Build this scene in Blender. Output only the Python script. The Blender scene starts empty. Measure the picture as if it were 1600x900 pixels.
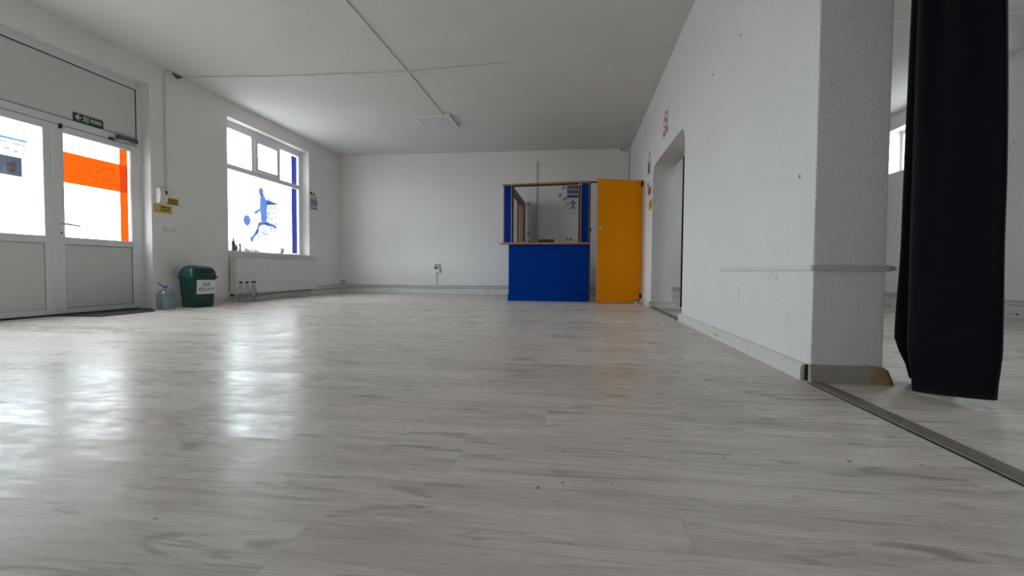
import bpy, bmesh, math, random
from mathutils import Vector, Matrix
random.seed(7)
C = bpy.context.scene.collection
SKY = 13.0            # daylight radiance outside the panes

# ------------------------------------------------------------------ materials
def new_mat(name):
    m = bpy.data.materials.new(name); m.use_nodes = True
    nt = m.node_tree; nt.nodes.clear()
    out = nt.nodes.new('ShaderNodeOutputMaterial')
    return m, nt, out
def N(nt, kind, **kw):
    n = nt.nodes.new(kind)
    for k, v in kw.items(): setattr(n, k, v)
    return n
def mth(nt, op, a, b=None, clamp=False):
    n = nt.nodes.new('ShaderNodeMath'); n.operation = op; n.use_clamp = clamp
    for i, v in enumerate((a, b)):
        if v is None: continue
        if isinstance(v, (int, float)): n.inputs[i].default_value = v
        else: nt.links.new(v, n.inputs[i])
    return n.outputs[0]
def mixc(nt, fac, a, b):
    n = nt.nodes.new('ShaderNodeMix'); n.data_type = 'RGBA'
    for i, v in ((0, fac), (6, a), (7, b)):
        if isinstance(v, (int, float)): n.inputs[i].default_value = v
        elif isinstance(v, (tuple, list)): n.inputs[i].default_value = (*v[:3], 1)
        else: nt.links.new(v, n.inputs[i])
    return n.outputs[2]
def pbr(name, col, rough=.5, metal=0., spec=.5, var=.06, scale=18., bump=0., sheen=0.):
    m, nt, out = new_mat(name)
    b = N(nt, 'ShaderNodeBsdfPrincipled')
    tc = N(nt, 'ShaderNodeTexCoord')
    nz = N(nt, 'ShaderNodeTexNoise'); nz.inputs['Scale'].default_value = scale; nz.inputs['Detail'].default_value = 5
    nt.links.new(tc.outputs['Object'], nz.inputs['Vector'])
    lo = tuple(c * (1 - var) for c in col); hi = tuple(min(1, c * (1 + var)) for c in col)
    nt.links.new(mixc(nt, nz.outputs['Fac'], lo, hi), b.inputs['Base Color'])
    b.inputs['Roughness'].default_value = rough; b.inputs['Metallic'].default_value = metal
    b.inputs['Specular IOR Level'].default_value = spec
    if sheen: b.inputs['Sheen Weight'].default_value = sheen
    if bump:
        bp = N(nt, 'ShaderNodeBump'); bp.inputs['Strength'].default_value = bump; bp.inputs['Distance'].default_value = .004
        nt.links.new(nz.outputs['Fac'], bp.inputs['Height']); nt.links.new(bp.outputs[0], b.inputs['Normal'])
    nt.links.new(b.outputs[0], out.inputs[0])
    return m
def plaster(name, col, coarse=.25, fine=.35, fscale=70., scuff=None):
    m, nt, out = new_mat(name)
    b = N(nt, 'ShaderNodeBsdfPrincipled'); b.inputs['Roughness'].default_value = .85; b.inputs['Specular IOR Level'].default_value = .2
    tc = N(nt, 'ShaderNodeTexCoord')
    n1 = N(nt, 'ShaderNodeTexNoise'); n1.inputs['Scale'].default_value = 1.3; n1.inputs['Detail'].default_value = 6
    n2 = N(nt, 'ShaderNodeTexNoise'); n2.inputs['Scale'].default_value = fscale; n2.inputs['Detail'].default_value = 3
    n3 = N(nt, 'ShaderNodeTexNoise'); n3.inputs['Scale'].default_value = 9.; n3.inputs['Detail'].default_value = 8; n3.inputs['Roughness'].default_value = .7
    for n in (n1, n2, n3): nt.links.new(tc.outputs['Object'], n.inputs['Vector'])
    c = mixc(nt, n1.outputs['Fac'], tuple(x * .93 for x in col), tuple(min(1, x * 1.05) for x in col))
    if scuff:                                         # grubby smudges with their own outline
        for (cx, cy, cz, r, k) in scuff:
            d = N(nt, 'ShaderNodeVectorMath', operation='DISTANCE'); d.inputs[1].default_value = (cx, cy, cz)
            nt.links.new(tc.outputs['Object'], d.inputs[0])
            f = mth(nt, 'SUBTRACT', 1, mth(nt, 'DIVIDE', d.outputs['Value'], r), True)
            g = mth(nt, 'MULTIPLY', f, mth(nt, 'GREATER_THAN', n3.outputs['Fac'], .60))
            c = mixc(nt, mth(nt, 'MULTIPLY', g, k, True), c, (.30, .29, .27))
    nt.links.new(c, b.inputs['Base Color'])
    h = mth(nt, 'ADD', mth(nt, 'MULTIPLY', n3.outputs['Fac'], coarse), mth(nt, 'MULTIPLY', n2.outputs['Fac'], fine))
    bp = N(nt, 'ShaderNodeBump'); bp.inputs['Strength'].default_value = .6; bp.inputs['Distance'].default_value = .012
    nt.links.new(h, bp.inputs['Height']); nt.links.new(bp.outputs[0], b.inputs['Normal'])
    nt.links.new(b.outputs[0], out.inputs[0])
    return m
def film(name, tint, gloss=.03, rough=.15, tint2=None, scale=60., lo=.45, hi=.6, fade=None):
    """see-through pane or adhesive film: tinted transparency with a little gloss"""
    m, nt, out = new_mat(name)
    t = N(nt, 'ShaderNodeBsdfTransparent'); t.inputs[0].default_value = (*tint, 1)
    if tint2:                                          # speckled print
        tc = N(nt, 'ShaderNodeTexCoord'); nz = N(nt, 'ShaderNodeTexNoise'); nz.inputs['Scale'].default_value = scale; nz.inputs['Detail'].default_value = 2
        nt.links.new(tc.outputs['Object'], nz.inputs['Vector'])
        v = nz.outputs['Fac']
        if fade:                                       # dots thin out away from the figure
            sp = N(nt, 'ShaderNodeSeparateXYZ'); nt.links.new(tc.outputs['Object'], sp.inputs[0])
            v = mth(nt, 'SUBTRACT', v, mth(nt, 'MULTIPLY', mth(nt, 'MAXIMUM', mth(nt, 'SUBTRACT', sp.outputs[1], fade[0]), 0), fade[1]))
        mr = N(nt, 'ShaderNodeMapRange'); mr.inputs[1].default_value = lo; mr.inputs[2].default_value = hi; nt.links.new(v, mr.inputs[0])
        nt.links.new(mixc(nt, mr.outputs[0], tint, tint2), t.inputs[0])
    g = N(nt, 'ShaderNodeBsdfGlossy'); g.inputs['Roughness'].default_value = rough; g.inputs[0].default_value = (.9, .9, .9, 1)
    lw = N(nt, 'ShaderNodeLayerWeight'); lw.inputs['Blend'].default_value = .5
    mx = N(nt, 'ShaderNodeMixShader')
    nt.links.new(mth(nt, 'MULTIPLY', mth(nt, 'ADD', mth(nt, 'MULTIPLY', mth(nt, 'POWER', lw.outputs['Facing'], 5), 12.), 1.), gloss, True), mx.inputs[0])
    nt.links.new(t.outputs[0], mx.inputs[1]); nt.links.new(g.outputs[0], mx.inputs[2])
    nt.links.new(mx.outputs[0], out.inputs[0])
    return m
def floor_mat():
    m, nt, out = new_mat('greige laminate planks')
    b = N(nt, 'ShaderNodeBsdfPrincipled')
    tc = N(nt, 'ShaderNodeTexCoord'); sp = N(nt, 'ShaderNodeSeparateXYZ'); nt.links.new(tc.outputs['Object'], sp.inputs[0])
    X, Y = sp.outputs[0], sp.outputs[1]
    W, Ln = .2285, 1.36
    ry = mth(nt, 'DIVIDE', mth(nt, 'SUBTRACT', Y, 1.16), W)
    row = mth(nt, 'FLOOR', ry); fy = mth(nt, 'FRACT', ry)
    wn = N(nt, 'ShaderNodeTexWhiteNoise', noise_dimensions='1D'); nt.links.new(row, wn.inputs['W'])
    rx = mth(nt, 'ADD', mth(nt, 'DIVIDE', mth(nt, 'ADD', X, .9), Ln), mth(nt, 'MULTIPLY', mth(nt, 'SUBTRACT', row, 1), .417))
    col = mth(nt, 'FLOOR', rx); fx = mth(nt, 'FRACT', rx)
    cm = N(nt, 'ShaderNodeCombineXYZ'); nt.links.new(row, cm.inputs[0]); nt.links.new(col, cm.inputs[1])
    pid = N(nt, 'ShaderNodeTexWhiteNoise', noise_dimensions='3D'); nt.links.new(cm.outputs[0], pid.inputs['Vector'])
    # stretched grain, shifted plank by plank
    off = N(nt, 'ShaderNodeVectorMath', operation='SCALE'); off.inputs['Scale'].default_value = 37.
    nt.links.new(pid.outputs['Color'], off.inputs[0])
    va = N(nt, 'ShaderNodeVectorMath', operation='ADD'); nt.links.new(tc.outputs['Object'], va.inputs[0]); nt.links.new(off.outputs[0], va.inputs[1])
    def grain(sx, sy, det, rough, dist=0.):
        mp = N(nt, 'ShaderNodeMapping'); mp.inputs['Scale'].default_value = (sx, sy, 1)
        nt.links.new(va.outputs[0], mp.inputs[0])
        n = N(nt, 'ShaderNodeTexNoise'); n.inputs['Scale'].default_value = 1; n.inputs['Detail'].default_value = det
        n.inputs['Roughness'].default_value = rough; n.inputs['Distortion'].default_value = dist
        nt.links.new(mp.outputs[0], n.inputs['Vector']); return n.outputs['Fac']
    g1 = grain(1.6, 30, 8, .68, .9)      # streaks
    g2 = grain(9, 160, 4, .6)            # fine fibres
    g3 = grain(1.0, 7, 3, .5, .9)        # broad bands
    kn = grain(2.6, 9, 2, .5, 1.5)       # knots
    def ramp(v, a, bb):
        r = N(nt, 'ShaderNodeMapRange'); r.inputs[1].default_value = a; r.inputs[2].default_value = bb
        nt.links.new(v, r.inputs[0]); return r.outputs[0]
    c = mixc(nt, pid.outputs['Value'], FL_A, FL_B)
    c = mixc(nt, mth(nt, 'MULTIPLY', ramp(g3, .42, .68), .45), c, FL_D)
    c = mixc(nt, mth(nt, 'MULTIPLY', ramp(g1, .50, .68), .6), c, FL_D)
    c = mixc(nt, mth(nt, 'MULTIPLY', ramp(g2, .42, .7), .35), c, FL_D)
    c = mixc(nt, mth(nt, 'MULTIPLY', ramp(kn, .60, .72), .6), c, FL_K)
    g4 = grain(.85, 11, 3, .55, 1.1)     # long wandering dark veins
    g5 = grain(1.1, 3.5, 2, .5, .4)
    vein = mth(nt, 'SUBTRACT', 1, mth(nt, 'DIVIDE', mth(nt, 'ABSOLUTE', mth(nt, 'SUBTRACT', g4, .5)), .022), True)
    c = mixc(nt, mth(nt, 'MULTIPLY', mth(nt, 'MULTIPLY', vein, ramp(g5, .42, .62)), .55), c, FL_K)
    # seams
    ey = mth(nt, 'MINIMUM', fy, mth(nt, 'SUBTRACT', 1, fy)); ex = mth(nt, 'MINIMUM', fx, mth(nt, 'SUBTRACT', 1, fx))
    sy = mth(nt, 'LESS_THAN', ey, .0035); sx = mth(nt, 'LESS_THAN', ex, .0007)
    seam = mth(nt, 'MAXIMUM', sy, sx)
    c = mixc(nt, mth(nt, 'MULTIPLY', seam, .3), c, FL_K)
    # crumbs and specks of dirt
    sk = N(nt, 'ShaderNodeTexNoise'); sk.inputs['Scale'].default_value = 26; sk.inputs['Detail'].default_value = 2
    nt.links.new(tc.outputs['Object'], sk.inputs['Vector'])
    c = mixc(nt, mth(nt, 'MULTIPLY', ramp(sk.outputs['Fac'], .74, .76), .8), c, (.05, .045, .04))
    nt.links.new(c, b.inputs['Base Color'])
    # worn, smeary gloss
    sm = N(nt, 'ShaderNodeTexNoise'); sm.inputs['Scale'].default_value = 3.2; sm.inputs['Detail'].default_value = 8; sm.inputs['Roughness'].default_value = .7
    mp = N(nt, 'ShaderNodeMapping'); mp.inputs['Scale'].default_value = (1, 2.2, 1); nt.links.new(va.outputs[0], mp.inputs[0]); nt.links.new(mp.outputs[0], sm.inputs['Vector'])
    r = N(nt, 'ShaderNodeMapRange'); r.inputs[1].default_value = .36; r.inputs[2].default_value = .62; r.inputs[3].default_value = FL_R[0]; r.inputs[4].default_value = FL_R[1]
    sm2 = N(nt, 'ShaderNodeTexNoise'); sm2.inputs['Scale'].default_value = 11; sm2.inputs['Detail'].default_value = 6; sm2.inputs['Roughness'].default_value = .75
    mp2 = N(nt, 'ShaderNodeMapping'); mp2.inputs['Scale'].default_value = (1, 2.6, 1); nt.links.new(va.outputs[0], mp2.inputs[0]); nt.links.new(mp2.outputs[0], sm2.inputs['Vector'])
    w_ = mth(nt, 'ADD', mth(nt, 'MULTIPLY', sm.outputs['Fac'], .55), mth(nt, 'MULTIPLY', sm2.outputs['Fac'], .45))
    nt.links.new(w_, r.inputs[0])
    nt.links.new(mth(nt, 'ADD', r.outputs[0], mth(nt, 'MULTIPLY', mth(nt, 'SUBTRACT', pid.outputs['Value'], .5), .14)), b.inputs['Roughness'])
    b.inputs['Specular IOR Level'].default_value = FL_S
    bp = N(nt, 'ShaderNodeBump'); bp.inputs['Strength'].default_value = .25; bp.inputs['Distance'].default_value = .002
    hh = mth(nt, 'SUBTRACT', mth(nt, 'MULTIPLY', g1, .22), mth(nt, 'MULTIPLY', seam, .8))
    hh = mth(nt, 'ADD', hh, mth(nt, 'MULTIPLY', pid.outputs['Value'], .15))
    nt.links.new(hh, bp.inputs['Height']); nt.links.new(bp.outputs[0], b.inputs['Normal'])
    nt.links.new(b.outputs[0], out.inputs[0])
    return m
FL_A, FL_B, FL_D, FL_K = (.725, .643, .585), (.785, .70, .64), (.46, .40, .355), (.22, .19, .155)
FL_R, FL_S = (.22, .43), .075

M = {}
M['floor'] = floor_mat()
M['wall'] = plaster('white plaster', (.84, .82, .80))
M['wall_r'] = plaster('white plaster scuffed', (.86, .855, .845), fine=2.2, fscale=80., scuff=[(1.168, 3.55, .36, .30, .30), (1.168, 3.0, .45, .4, .22), (1.168, 2.75, .8, .3, .15), (1.168, 5.0, .3, .4, .1)])
M['ceil'] = plaster('white ceiling plaster', (.70, .69, .67), coarse=1.0, fine=.4, fscale=45)
M['pvc'] = pbr('white window plastic', (.74, .75, .76), .35, var=.02)
M['panel'] = pbr('white door panel', (.66, .655, .64), .45, var=.03)
M['gasket'] = pbr('black rubber gasket', (.03, .03, .03), .6)
M['white'] = pbr('white plastic', (.75, .75, .73), .4, var=.03)
M['cream'] = pbr('cream plastic', (.70, .66, .56), .45, var=.04)
M['enamel'] = pbr('white enamel', (.72, .72, .71), .35, var=.02)
M['trunk'] = pbr('painted trunking', (.70, .69, .67), .5, var=.04)
M['pipe'] = pbr('grey painted pipe', (.55, .54, .52), .45, var=.06)
M['skirt'] = pbr('white skirting duct', (.70, .68, .65), .5, var=.06)
M['taupe'] = pbr('taupe skirting', (.36, .32, .29), .6, var=.12)
M['wood'] = pbr('raw broken wood', (.36, .26, .12), .8, var=.3, scale=40, bump=.5)
M['strip'] = pbr('dark taupe threshold', (.20, .165, .15), .55, var=.2, scale=30)
M['dark'] = pbr('dark plastic', (.02, .02, .022), .45)
M['black'] = pbr('black plastic', (.012, .012, .013), .4)
M['metal'] = pbr('grey metal', (.42, .42, .42), .35, metal=.9)
M['closer'] = pbr('dark grey closer metal', (.12, .12, .125), .4, metal=.3)
M['steel'] = pbr('brushed steel', (.6, .6, .6), .3, metal=1)
M['mat'] = pbr('dark door mat', (.05, .045, .042), .95, var=.4, scale=120, bump=.8)
M['blue'] = pbr('blue painted board', (.0004, .040, .30), .7, spec=.05, var=.05)
M['navy'] = pbr('dark navy trim', (.02, .022, .065), .5)
M['edge'] = pbr('orange beech edging', (.43, .20, .10), .5, var=.15, scale=30)
M['beech'] = pbr('beech ledge', (.50, .27, .14), .5, var=.15, scale=30)
M['maroon'] = pbr('dark maroon trim', (.07, .022, .018), .5)
M['yellow'] = pbr('orange yellow painted door', (1.0, .345, .0), .6, spec=.12, var=.04)
M['green'] = pbr('dark green plastic', (.003, .048, .044), .38, var=.06)
M['paper'] = pbr('white paper', (.78, .78, .79), .8, var=.02)
M['ink'] = pbr('black ink', (.03, .03, .035), .8)
M['sign_green'] = pbr('exit sign green', (.012, .065, .038), .4)
M['sign_white'] = pbr('sign white', (.62, .68, .62), .5)
M['sign_yellow'] = pbr('warning yellow', (.62, .47, .03), .5, var=.08)
M['sign_red'] = pbr('sign red', (.30, .085, .09), .5)
M['sign_navy'] = pbr('sign navy', (.03, .04, .16), .5)
M['sign_teal'] = pbr('sign teal', (.06, .22, .22), .5)
M['sign_plum'] = pbr('plum sticker', (.035, .025, .085), .6)
M['sign_lilac'] = pbr('lilac sticker line', (.16, .14, .26), .6)
M['ice'] = pbr('ice blue sticker', (.12, .19, .24), .6)
M['ice_dark'] = pbr('steel blue sticker', (.04, .09, .17), .6)
M['curtain'] = pbr('navy black curtain', (.0045, .0042, .0085), .9, var=.25, scale=260, bump=.3, sheen=.08, spec=.1)
M['cap_blue'] = pbr('blue cap', (.06, .19, .42), .4)
M['cloth'] = pbr('crumpled white cloth', (.68, .70, .68), .9, var=.12, scale=30, bump=.5)
M['ball'] = pbr('cream ball', (.66, .60, .52), .6, var=.1, scale=20)
M['ball_dark'] = pbr('brown ball patch', (.22, .15, .10), .6)
M['pink'] = pbr('dusty pink plastic', (.16, .075, .095), .4)
M['hole'] = pbr('broken plaster hole', (.16, .145, .125), .95, var=.4, scale=50, bump=.8)
M['leaf'] = pbr('green leaves', (.10, .17, .06), .6, var=.3)
M['red'] = pbr('red label', (.40, .07, .07), .5)
M['tape'] = pbr('yellow plastic', (.65, .42, .06), .5)
M['diffuser'] = pbr('lamp diffuser', (.62, .62, .64), .5, var=.02)
M['pane'] = film('frosted film pane', (.955, .965, .965), .025)
k = 1 / SKY
M['film_orange'] = film('orange window film', (1.0 * k * 1.5, .19 * k, .0006), .02)
M['film_white'] = film('added white backing film', (3.2 * k, 3.0 * k, 3.0 * k), .0)  # added layer that dims the bright pane behind decal and poster print
M['film_orange2'] = film('double orange film', (.80, .48, 1.), .0)
M['film_blue'] = film('blue window film', (.045 * k, .050 * k, .42 * k), .06)
M['film_player'] = film('pale blue window film', (.085, .135, .31), .0, tint2=(.025, .062, .24), scale=38, lo=.5, hi=.66)
M['film_spray'] = film('dissolving dots film', (.62, .58, .56), .0, tint2=(.16, .27, .41), scale=30, lo=.46, hi=.58, fade=(8.45, .16))
M['film_sky'] = film('light blue poster line', (.085, .18, .34), .0)
M['film_grey'] = film('grey poster picture', (.045, .055, .075), .0, tint2=(.065, .078, .095), scale=8)
M['film_brown'] = film('brown poster picture', (1., .62, .40), .0)
M['film_faint'] = film('faint poster print', (.24, .30, .36), .0)
M['glass'] = film('booth glass', (.93, .93, .93), .02, .02)
M['pet'] = film('clear bottle plastic', (.90, .91, .91), .05, .08)
M['pet_blue'] = film('bluish bottle plastic', (.66, .80, .86), .10, .1)

# ------------------------------------------------------------------ mesh helpers
class MB:
    def __init__(s): s.bm = bmesh.new(); s.smooth = False
    def box(s, x0, x1, y0, y1, z0, z1):
        v = [s.bm.verts.new(p) for p in ((x0,y0,z0),(x1,y0,z0),(x1,y1,z0),(x0,y1,z0),(x0,y0,z1),(x1,y0,z1),(x1,y1,z1),(x0,y1,z1))]
        for f in ((0,3,2,1),(4,5,6,7),(0,1,5,4),(1,2,6,5),(2,3,7,6),(3,0,4,7)): s.bm.faces.new([v[i] for i in f])
        return s
    def prism(s, pts, o, u, w, n, d):
        """outline pts (a,b) in the frame o + a*u + b*w, pushed d along n"""
        o, u, w, n = Vector(o), Vector(u), Vector(w), Vector(n)
        A = [s.bm.verts.new(o + u*a + w*b) for a, b in pts]
        if d == 0: s.bm.faces.new(A); return s
        B = [s.bm.verts.new(o + u*a + w*b + n*d) for a, b in pts]
        s.bm.faces.new(A[::-1]); s.bm.faces.new(B)
        L = len(pts)
        for i in range(L): s.bm.faces.new((A[i], A[(i+1) % L], B[(i+1) % L], B[i]))
        return s
    def tube(s, path, r, seg=10, closed=False):
        P = [Vector(p) for p in path]; rings = []; n = len(P); up = None
        for i, p in enumerate(P):
            if closed: t = P[(i+1) % n] - P[i-1]
            else: t = P[min(i+1, n-1)] - P[max(i-1, 0)]
            t.normalize()
            if up is None: up = Vector((0,0,1)) if abs(t.z) < .9 else Vector((1,0,0))
            a = t.cross(up).normalized(); b = a.cross(t).normalized(); up = b
            rr = r[i] if isinstance(r, (list, tuple)) else r
            rings.append([s.bm.verts.new(p + a*math.cos(q)*rr + b*math.sin(q)*rr) for q in (2*math.pi*j/seg for j in range(seg))])
        for i in range(n if closed else n-1):
            A, B = rings[i], rings[(i+1) % n]
            for j in range(seg): s.bm.faces.new((A[j], A[(j+1) % seg], B[(j+1) % seg], B[j]))
        if not closed: s.bm.faces.new(rings[0][::-1]); s.bm.faces.new(rings[-1])
        s.smooth = True; return s
    def lathe(s, prof, c=(0,0,0), seg=24, axis=(0,0,1)):
        ax = Vector(axis).normalized(); q = Vector((0,0,1)).rotation_difference(ax); c = Vector(c); rings = []
        for r, z in prof:
            if r < 1e-6: rings.append([s.bm.verts.new(c + q @ Vector((0,0,z)))])
            else: rings.append([s.bm.verts.new(c + q @ Vector((r*math.cos(t), r*math.sin(t), z))) for t in (2*math.pi*j/seg for j in range(seg))])
        for A, B in zip(rings, rings[1:]):
            if len(A) == 1 and len(B) == 1: continue
            for j in range(seg):
                k2 = (j+1) % seg
                if len(A) == 1: s.bm.faces.new((A[0], B[k2], B[j]))
                elif len(B) == 1: s.bm.faces.new((A[j], A[k2], B[0]))
                else: s.bm.faces.new((A[j], A[k2], B[k2], B[j]))
        s.smooth = True; return s
    def loft(s, rings, cap=True):
        R = [[s.bm.verts.new(p) for p in r] for r in rings]; n = len(R[0])
        for A, B in zip(R, R[1:]):
            for j in range(n): s.bm.faces.new((A[j], A[(j+1) % n], B[(j+1) % n], B[j]))
        if cap: s.bm.faces.new(R[0][::-1]); s.bm.faces.new(R[-1])
        s.smooth = True; return s
    def build(s, name, mat, parent=None, bevel=0., ang=35, solid=0.):
        me = bpy.data.meshes.new(name); bmesh.ops.recalc_face_normals(s.bm, faces=s.bm.faces[:])
        s.bm.to_mesh(me); s.bm.free()
        if s.smooth:
            for p in me.polygons: p.use_smooth = True
            me.set_sharp_from_angle(angle=math.radians(ang))
        me.materials.append(M[mat])
        o = bpy.data.objects.new(name, me); C.objects.link(o)
        if parent is not None:
            o.parent = parent; o.matrix_parent_inverse = PINV.get(parent.name, Matrix())
        if solid:
            md = o.modifiers.new('solid', 'SOLIDIFY'); md.thickness = solid
        if bevel:
            md = o.modifiers.new('bevel', 'BEVEL'); md.width = bevel; md.segments = 2; md.limit_method = 'ANGLE'; md.angle_limit = math.radians(40)
        return o
PINV = {}
def B(x0, x1, y0, y1, z0, z1): return MB().box(x0, x1, y0, y1, z0, z1)
def thing(name, label, cat, loc=(0,0,0), group=None, local=False, rotz=0.):
    """Empty at the thing's base; parts below it are written in room coordinates unless local"""
    o = bpy.data.objects.new(name, None); C.objects.link(o); o.empty_display_size = .05
    o.location = loc; o.rotation_euler = (0, 0, rotz)
    PINV[o.name] = Matrix() if local else Matrix.Translation(-Vector(loc))
    tag(o, label, cat, group); return o
def tag(o, label, cat, group=None):
    o['label'] = label; o['category'] = cat
    if group: o['group'] = group
    return o
def struct(o, label, cat):
    o['kind'] = 'structure'; o['label'] = label; o['category'] = cat; return o
def sempty(name, label, cat, loc=(0,0,0)):
    o = thing(name, label, cat, loc); o['kind'] = 'structure'; return o
def mark(o, **kw):
    for a, b in kw.items(): o[a] = b
    return o
def sub(parent): PINV.setdefault(parent.name, Matrix()); return parent
def text(s, size, o, u, w, mat, parent, name='lettering', align='CENTER', squeeze=1.):
    cu = bpy.data.curves.new('t', 'FONT'); cu.body = s; cu.size = size; cu.align_x = align; cu.align_y = 'CENTER'; cu.offset = size*.02
    t = bpy.data.objects.new('t', cu); C.objects.link(t)
    dg = bpy.context.evaluated_depsgraph_get(); me = bpy.data.meshes.new_from_object(t.evaluated_get(dg))
    bpy.data.objects.remove(t); bpy.data.curves.remove(cu)
    u, w = Vector(u), Vector(w); n = u.cross(w)
    mt = Matrix(((u.x*squeeze, w.x, n.x, o[0]), (u.y*squeeze, w.y, n.y, o[1]), (u.z*squeeze, w.z, n.z, o[2]), (0,0,0,1)))
    me.transform(mt); me.materials.clear(); me.materials.append(M[mat]); me.name = name
    ob = bpy.data.objects.new(name, me); C.objects.link(ob); ob.parent = parent; ob.matrix_parent_inverse = PINV.get(parent.name, Matrix())
    return ob
def holes(us, vs, cut):
    """solid cells of a wall split at us x vs"""
    out = []
    for a, b in zip(us, us[1:]):
        for c, d in zip(vs, vs[1:]):
            mu, mv = (a+b)/2, (c+d)/2
            if not any(h[0] < mu < h[1] and h[2] < mv < h[3] for h in cut): out.append((a, b, c, d))
    return out
def ell(cx, cy, rx, ry, n=28): return [(cx + rx*math.cos(2*math.pi*i/n), cy + ry*math.sin(2*math.pi*i/n)) for i in range(n)]
def rect(a0, a1, b0, b1): return [(a0,b0),(a1,b0),(a1,b1),(a0,b1)]
def rrect(cx, cy, hx, hy, r, n=5):
    pts = []
    for sx, sy, a0 in ((1,1,0),(-1,1,90),(-1,-1,180),(1,-1,270)):
        for i in range(n+1):
            t = math.radians(a0 + 90*i/n); pts.append((cx + sx*(hx-r) + r*math.cos(t), cy + sy*(hy-r) + r*math.sin(t)))
    return pts
LX = ((0,1,0), (0,0,1), (1,0,0))          # left wall: across, up, out of the wall
RX = ((0,-1,0), (0,0,1), (-1,0,0))        # right wall
BY = ((1,0,0), (0,0,1), (0,-1,0))         # back wall / booth front

XL, XR, XF, YB, YF, H, T = -5.71, 1.168, 5.445, 11.0, -5.0, 3.318, .33
YE, YA0, YA1 = 2.547, 5.49, 7.72         # near end of the right wall, arch jambs

# ------------------------------------------------------------------ room shell
struct(B(-6.05, XF+.3, YF-.1, YB+.1, -.1, 0).build('floor', 'floor'), 'greige wood-look laminate floor with worn glossy patches', 'floor')
struct(B(-6.05, XF+.3, YF-.1, YB+.1, H, H+.1).build('ceiling', 'ceil'), 'uneven white plaster ceiling', 'ceiling')
mb = MB()
HL = [(3.50, 5.765, -.1, 3.03), (7.20, 9.61, .83, 3.06), (1.5, 3.2, .83, 3.06)]
for a, b, c, d in holes([YF, 1.5, 3.2, 3.50, 5.765, 7.20, 9.61, YB], [0, .83, 3.03, 3.06, H], HL):
    mb.box(XL-.30, XL, a, b, c, d)
struct(mb.build('wall_left', 'wall'), 'white plaster wall with the entrance door and shop window', 'wall')
struct(B(XL-.3, XF+.3, YB, YB+.1, 0, H).build('wall_back', 'wall'), 'white plaster wall behind the blue booth', 'wall')
mb = MB()
for a, b, c, d in holes([XL-.3, 2.2, 3.5, XF+.3], [0, 1.2, 2.2, H], [(2.2, 3.5, 1.2, 2.2)]): mb.box(a, b, YF-.2, YF, c, d)
struct(mb.build('wall_front', 'wall'), 'white plaster wall behind the viewer', 'wall')
mb = MB()
arc = lambda cy, cz, r, a0, a1, n=8: [(cy + r*math.cos(math.radians(a0+(a1-a0)*i/n)), cz + r*math.sin(math.radians(a0+(a1-a0)*i/n))) for i in range(n+1)]
prof = [(YB, 0), (YB, H), (YF, H), (YF, 2.72), (YE, 2.72), (YE, 0), (YA0, 0)] + arc(YA0+.22, 1.955, .22, 180, 90) + arc(YA1-.24, 1.945, .24, 90, 0) + [(YA1, 0)]
mb.prism(prof, (XR,0,0), (0,1,0), (0,0,1), (1,0,0), T)
struct(mb.build('wall_right', 'wall_r', bevel=.006), 'white plaster partition wall with a rounded archway', 'wall')
mb = MB()
for a, b, c, d in holes([YF, 1.0, 4.4, 7.05, 9.30, YB], [0, 2.30, 3.05, H], [(7.05, 9.30, 2.30, 3.05), (1.0, 4.4, 2.30, 3.05)]): mb.box(XF, XF+.3, a, b, c, d)
struct(mb.build('wall_far_right', 'wall'), 'white plaster wall of the second room with a high window', 'wall')

# ------------------------------------------------------------------ entrance door
XD = -5.85
d1 = sempty('door_1', 'white double entrance door with orange film on its glass', 'door', (XD, 4.66, 0))
mb = MB()
for r_ in ((5.70, 5.80, 0, 3.05), (3.45, 3.62, 0, 3.05), (3.62, 5.70, 2.925, 3.05), (3.62, 5.70, 2.18, 2.27)): mb.box(XD-.07, XD, *r_)
fr = mb.build('door_frame', 'pvc', d1, bevel=.004)
mb = MB()
for r_ in ((5.690, 5.700, 2.27, 2.925), (3.62, 3.63, 2.27, 2.925), (3.63, 5.69, 2.917, 2.927), (3.63, 5.69, 2.266, 2.272)): mb.box(XD-.03, XD+.0015, *r_)
mb.build('gasket', 'gasket', d1)
B(XD-.05, XD-.006, 3.63, 5.69, 2.272, 2.917).build('transom_panel', 'panel', d1)
B(XD-.06, XD+.004, 3.55, 5.70, 0, .024).build('door_sill', 'dark', d1)
def leaf(y0, y1, g0, g1, right):
    xf = XD + .012
    mb = MB()
    for r_ in ((y0, g0, .02, 2.172), (g1, y1, .02, 2.172), (g0, g1, 2.09, 2.172), (g0, g1, .822, .905), (g0, g1, .02, .08)): mb.box(XD-.055, xf, *r_)
    lf = mb.build('leaf', 'pvc', d1, bevel=.005); sub(lf)
    B(XD-.04, XD-.034, g0-.005, g1+.005, .90, 2.095).build('pane', 'pane', lf)
    B(XD-.045, XD+.002, g0, g1, .08, .822).build('lower_panel', 'panel', lf)
    mb = MB()
    for r_ in ((g0, g0+.006, .08, .822), (g1-.006, g1, .08, .822), (g0, g1, .816, .823), (g0, g1, .079, .086)): mb.box(XD, XD+.004, *r_)
    mb.build('panel_seam', 'gasket' if right else 'metal', lf)
    mb = MB(); ys = y1 if right else y0
    for r_ in ((ys-.003, ys+.003, .02, 2.176), (y0, y1, 2.172, 2.177)): mb.box(XD-.02, XD+.003, *r_)
    mb.build('edge_gasket', 'gasket', lf)
    return lf
ll = leaf(3.62, 4.655, 3.715, 4.55, False)
rl = leaf(4.665, 5.695, 4.765, 5.60, True)
B(XD, XD+.022, 4.632, 4.672, .03, 2.165).build('meeting_strip', 'pvc', ll, bevel=.004)
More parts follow.
